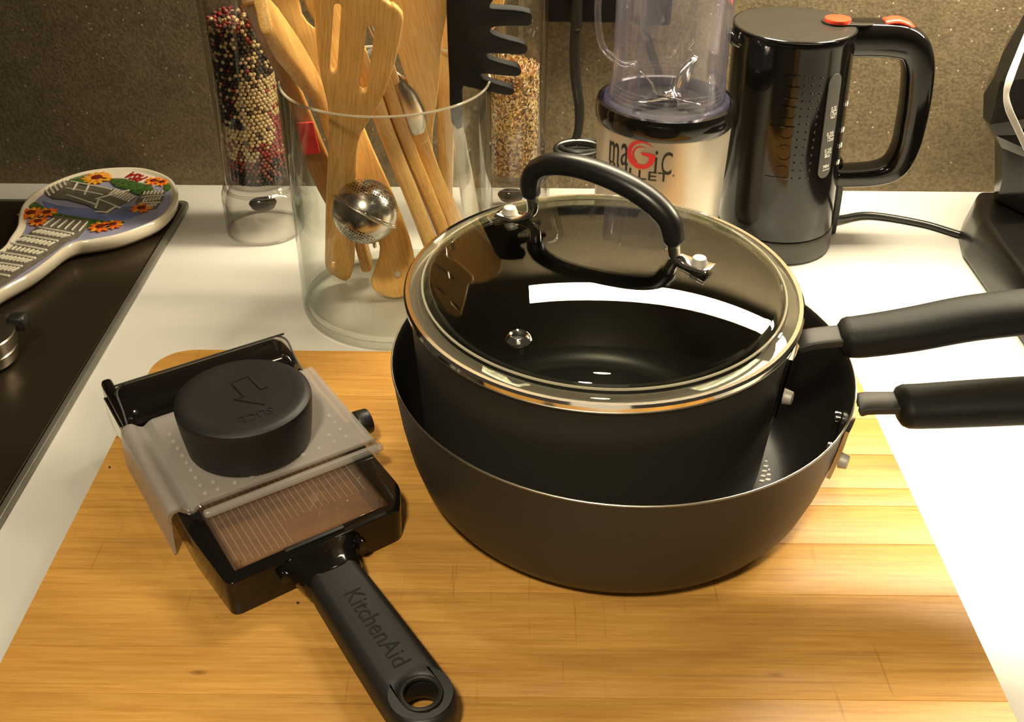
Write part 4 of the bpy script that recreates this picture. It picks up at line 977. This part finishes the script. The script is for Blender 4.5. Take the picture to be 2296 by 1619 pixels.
# ================================================================== KETTLE
kc = V((.2655, .961)); KS = (-.052, .0)
kt = thing('electric_kettle', 'glossy black electric kettle with red buttons beside the silver blender', 'kettle', (kc.x, kc.y, 0))
Rk = lambda z: .0562 - (z - .03) * .0010 / .18
def kprof(pr): return lathe(pr, kc, 128, shear=KS)
put('power_base', kprof([(0, .0008), (.0560, .0008), (.0575, .003), (.0575, .0225), (.0568, .0240), (0, .0240)]), MT['kbase'], kt, label='dark grey power base')
body = put('kettle_body', kprof([(0, .0246), (.0556, .0246), (.0566, .0262), (.0562, .05), (.0556, .12), (.0552, .19), (.0553, .2120), (.0556, .2165), (.0550, .2180), (0, .2180)]), MT['gloss'], kt)
ktop = V((kc.x + KS[0] * .218, kc.y, .218))
put('lid', lathe([(.0540, .2182), (.0545, .2192), (.0538, .2200), (.0520, .2203), (0, .2203)], ktop.xy, 96), MT['ktop'], kt, label='matt black round lid')
put('lid_rim', torus((ktop.x, ktop.y, .2186), .0550, .0012), MT['gloss'], kt)
put('spout', sweep([V((ktop.x - .046, kc.y - .006, .206)), V((ktop.x - .0555, kc.y - .008, .209)), V((ktop.x - .0600, kc.y - .009, .2150))], [.016, .013, .009], [.009, .006, .003], side=(0, 1, 0), n=16), MT['gloss'], kt)
put('lid_button', cyl(P(1878, 49, .2215), P(1878, 49, .2215) + V((0, 0, .0036)), .0118), MT['red'], kt, label='round red lid button')
bq = P(1882, 50, .2204)
put('button_plate', shape2d([rrect(-.018, -.0125, .030, .0125, .012)], .0016, .0005), MT['ktop'], kt, frame=M.Translation((bq.x + .002, bq.y, .2212)))
KY = kc.y + .004
def K(x, y, dy=0): return PY(x, y, KY + dy)
hpth = [K(1905, 84), K(1960, 84), K(2012, 88), K(2044, 104), K(2057, 145), K(2053, 210), K(2043, 270), K(2028, 330), K(2002, 372), K(1960, 388), K(1900, 392), K(1872, 392)]
put('handle', sweep(hpth, [.0150] * 12, [.0165, .0165, .0165, .0150, .0140, .0135, .0130, .0120, .0115, .0100, .0095, .0095], side=(0, 1, 0), n=28, k=8, power=.62), MT['gloss'], kt, label='glossy black loop handle')
hb = K(2014, 50)
put('switch', sweep([K(1985, 48, -.002), K(2010, 45, -.002), K(2032, 52, -.002), K(2048, 66, -.002)], [.0080, .0085, .0080, .006], [.0030, .0034, .0034, .0028], side=(0, 1, 0), n=16), MT['red'], kt, label='red switch on the handle')
put('handle_post', sweep([V((kc.x + .055, kc.y + .010, .085)), V((kc.x + .061, kc.y + .012, .06)), V((kc.x + .0635, kc.y + .014, .03)), V((kc.x + .064, kc.y + .015, .004))], .0080, .0035, side=(0, 1, 0), n=12, power=.5), MT['satin'], kt)
kl = lambda z, a: V((kc.x + KS[0] * z + (Rk(z)) * cos(a), kc.y + Rk(z) * sin(a), z))
def kpx(px, py):
    d = ray(px, py)
    for i in range(3000):
        p = CP + d * (.80 + i * .0002)
        if (p.xy - V((kc.x + KS[0] * p.z, kc.y))).length <= Rk(p.z): return math.atan2(p.y - kc.y, p.x - kc.x - KS[0] * p.z), p.z
    return -.6, p.z
# gauge
a1, zt = kpx(1872, 185); a2, zb = kpx(1848, 385)
ag = (a1 + a2) / 2
gw = shape2d([rrect(-.0078, -(zt - zb) / 2 - .006, .0078, (zt - zb) / 2 + .008, .0075)], .0008, .0002); subdiv(gw, 3); wrap(gw, kc, Rk, ag, zc=(zt + zb) / 2, eps=.0002, shear=KS)
gwo = put('gauge_window', gw, MT['gauge'], kt, label='grey water level window')
def kprint(txt, px, py, size, nm='gauge_print', m=None, rot=0, thick=.0003, bold=0, eps=.0008, xs=.9, par=None):
    a_, z_ = kpx(px, py); me = text_mesh(txt, size, xs, thick, bold)
    if rot: me.transform(M.Rotation(rot, 4, 'Z'))
    subdiv(me); wrap(me, kc, Rk, a_, zc=z_, eps=eps, shear=KS); return put(nm, me, m or MT['white'], par or gwo, ang=None)
def kline(px, py, L_):
    a_, z_ = kpx(px, py); me = box((-L_ / 2, -.0002, -.0001), (L_ / 2, .0002, .0002)); wrap(me, kc, Rk, a_, zc=z_, eps=.0008, shear=KS); put('gauge_line', me, MT['white'], gwo, ang=None)
for t_, x_, y_, s_ in (('0.5l', 1868, 243, .0052), ('17oz', 1867, 255, .0052), ('MAX', 1866, 263, .0030), ('0.35l', 1860, 300, .0050), ('12oz', 1860, 312, .0050), ('0.25l', 1855, 337, .0050), ('8oz', 1853, 349, .0050), ('MIN', 1850, 373, .0046)): kprint(t_, x_, y_, s_)
for x_, y_ in ((1868, 248.5), (1861, 305.5), (1855, 343), (1850, 380)): kline(x_, y_, .0085)
for n_, x_, y_ in (('4', 1894, 235), ('3', 1885, 293), ('2', 1880, 328), ('1', 1874, 366)):
    kprint(n_, x_, y_, .0050, 'cup_number', par=body)
    a_, z_ = kpx(x_ + 5, y_ - 3); me = shape2d([circ(0, 0, .0028, 12, .0024)], .0004); wrap(me, kc, Rk, a_, zc=z_, eps=.0005, shear=KS); put('cup_mark', me, MT['white'], body, ang=None)
# raised dots and name
dm = bmesh.new(); b0 = []
for ci, (xt, yt, xb, yb) in enumerate(((1806, 176, 1776, 400), (1824, 176, 1793, 400), (1843, 176, 1811, 400))):
    for k in range(14):
        f = k / 13; a_, z_ = kpx(xt + (xb - xt) * f, yt + (yb - yt) * f); q = kl(z_, a_)
        bmesh.ops.create_icosphere(dm, subdivisions=2, radius=.00115, matrix=M.Translation(q))
put('raised_dots', from_bm(dm, 'dots'), MT['gloss'], body, ang=60, label='three columns of raised dots', kind='stuff')
a_, z_ = kpx(1757, 288); me = text_mesh('bodum', .0330, 1.0, .0010, -.0007); me.transform(M.Rotation(radians(90), 4, 'Z'))
ys_ = [v.co.y for v in me.vertices]; _, zt = kpx(1768, 172); _, zb = kpx(1738, 404); k_ = (zt - zb) / (max(ys_) - min(ys_)); me.transform(M.Diagonal((k_ * .95, k_, 1, 1)))
subdiv(me); wrap(me, kc, Rk, a_, zc=z_, eps=.0003, shear=KS); put('embossed_name', me, MT['gloss'], body, ang=None, label='embossed name bodum')
# kettle cord
tag(put('kettle_cord', sweep([V((.325, .985, .012)), V((.345, .998, .006)), V((.38, 1.01, .0042)), V((.43, .992, .0036)), V((.465, .965, .0036)), V((.50, .955, .0036))], .0036, n=12), MT['cord']), 'black kettle power cord lying on the worktop toward the black machine', 'cord')

# ================================================================== WALL SOCKET AND BLENDER CORD
so_ = thing('wall_socket', 'black double socket box fixed to the dark wall behind the blender', 'socket', (.09, 1.08, .22))
put('socket_box', box((.030, 1.064, .1885), (.1545, 1.0798, .29), .002), MT['socket'], so_)
for x_ in (.061, .127): put('outlet_disc', cyl((x_, 1.0640, .2345), (x_, 1.0610, .2345), .019), MT['satin'], so_)
pg = thing('blender_cord', 'black power cord hanging from the socket and coiled behind the blender', 'cord', (.062, 1.05, .12))
put('plug', cyl((.061, 1.0600, .2345), (.061, 1.035, .2300), .0135, .0110), MT['satin'], pg)
top = PY(1293, 12, 1.040)
put('strain_relief', sweep([V((.061, 1.040, .226)), PY(1297, -20, 1.040), PY(1293, 20, 1.040), PY(1294, 62, 1.040)], [.006, .0050, .0058, .0050], n=12), MT['cord'], pg)
put('hanging_cord', sweep([PY(1291, 45, 1.040), PY(1288, 110, 1.040), PY(1291, 180, 1.040), PY(1299, 240, 1.040), PY(1297, 290, 1.035), PY(1286, 325, 1.030)], [.0048, .0050, .0052, .0052, .0045, .0040], [.0032, .0032, .0034, .0036, .0036, .0036], side=(1, 0, 0), n=14), MT['cord'], pg)
for i, (dx, dy, rx, rz) in enumerate(((0, 0, 1, 1), (4, 7, 1.02, .95), (9, -6, .96, .8), (14, 4, .9, .9), (2, 12, .85, .85))):
    lp = []
    for t in range(0, 361, 30):
        a = radians(t); x_ = 1296 + dx + 50 * rx * cos(a); y_ = 334 + dy + 17 * rz * sin(a); lp.append(PY(x_, y_, 1.018 - .012 * sin(a) + i * .0035))
    put('cord_loop', sweep(lp, .0030, n=10, k=4), MT['cord'], pg)
put('cord_tie', sweep([PY(1262, 352, .998), PY(1280, 360, .996), PY(1312, 356, .998)], .0016, n=8), MT['greymetal'], pg, label='grey cord tie')
p2 = thing('black_plug', 'black plug and cord seen through the clear blender cup', 'plug', (.135, 1.05, .2))
put('plug_body', box((.118, 1.030, .1955), (.152, 1.0605, .25), .004), MT['socket'], p2)
put('cord', sweep([PY(1435, 20, 1.035), PY(1448, 70, 1.037), PY(1462, 120, 1.04), PY(1478, 168, 1.045), PY(1490, 230, 1.05), PY(1495, 330, 1.05), PY(1498, 400, 1.05)], .0040, .003, n=12), MT['cord'], p2)

# ================================================================== MACHINE AND BAG AT RIGHT
mach = thing('coffee_machine', 'matte black appliance base with sloping sides at the right edge', 'appliance', (.53, .8, 0))
def slab(poly, z0, z1, ins, nm, m, par, bev=.004):
    bm = bmesh.new(); n = len(poly); cx = sum(p[0] for p in poly) / n; cy = sum(p[1] for p in poly) / n
    lo = [bm.verts.new((x, y, z0)) for x, y in poly]; q = offset(poly, ins); hi = [bm.verts.new((x, y, z1)) for x, y in q]
    for i in range(n): bm.faces.new((lo[i], lo[(i + 1) % n], hi[(i + 1) % n], hi[i]))
    bm.faces.new(lo[::-1]); bm.faces.new(hi); bmesh.ops.recalc_face_normals(bm, faces=bm.faces)
    bmesh.ops.bevel(bm, geom=list(bm.edges), offset=bev, segments=3, affect='EDGES', profile=.5)
    return put(nm, from_bm(bm, 'slab'), m, par, ang=40)
slab([(.4460, .9230), (.4420, .66), (.76, .66), (.76, 1.0), (.475, 1.0), (.4560, .9650)], .0006, .0440, .012, 'housing', MT['machine'], mach, .006)
bagm = bmesh.new()
prof = [PY(2241, 455, .955), PY(2246, 400, .955), PY(2243, 330, .955), PY(2229, 302, .958), PY(2217, 278, .96), PY(2228, 230, .962), PY(2243, 185, .965), PY(2268, 135, .97), PY(2300, 80, .975), PY(2340, 0, .98)]
prof[0].z = .0475
rows = []
random.seed(3)
for i, p in enumerate(prof):
    row = [p + V((.10, .075, 0)), p + V((.02, .06, 0)), p + V((0, .02, 0)), p.copy(), p + V((.018, -.030 - .01 * (i % 2), 0)), p + V((.045, -.022 - .012 * ((i + 1) % 2), 0)), p + V((.09, -.03, 0)), p + V((.2, -.02, 0)), p + V((.2, .075, 0))]
    rows.append([bagm.verts.new(q + V((random.uniform(-.002, .002), random.uniform(-.004, .004), 0))) for q in row])
for a, b_ in zip(rows, rows[1:]):
    for j in range(len(a)):
        k_ = (j + 1) % len(a); f4 = (a[j], a[k_], b_[k_], b_[j])
        if random.random() < .5: bagm.faces.new((f4[0], f4[1], f4[2])); bagm.faces.new((f4[0], f4[2], f4[3]))
        else: bagm.faces.new((f4[0], f4[1], f4[3])); bagm.faces.new((f4[1], f4[2], f4[3]))
bagm.faces.new(rows[0][::-1]); bagm.faces.new(rows[-1])
bg_ = thing('plastic_bag', 'crumpled glossy black bag with a white strip on the appliance base', 'bag', (.54, .95, .0475))
put('bag_skin', from_bm(bagm, 'bag'), MT['bag'], bg_, ang=12)
put('white_strip', sweep([PY(x, y, Y) for x, y, Y in ((2310, 60, .955), (2282, 130, .938), (2264, 178, .927), (2256, 212, .923), (2262, 245, .920), (2280, 285, .918), (2310, 350, .915))], [.0028, .0030, .0034, .0026, .0032, .0030, .003], .0008, side=(1, 0, .3), n=10, k=5, power=.6), MT['strip'], bg_, label='white strip')

# crumbs and a pale smear by the slicer
for x_, y_, r_, lb in ((576, 1357, .0010, 'tiny dark crumb on the board touching the front corner of the slicer'), (668, 1353, .0009, 'tiny dark crumb on the board just left of the slicer handle'), (246, 1049, .0008, 'tiny dark crumb near the left edge of the cutting board')):
    q = P(x_, y_, BT); me = lathe([(0, BT + .0002), (r_, BT + .0004), (r_ * .7, BT + .0012), (0, BT + .0014)], q.xy, 8)
    tag(put('crumb', me, MT['hole']), lb, 'crumb', 'dark crumbs on the board')
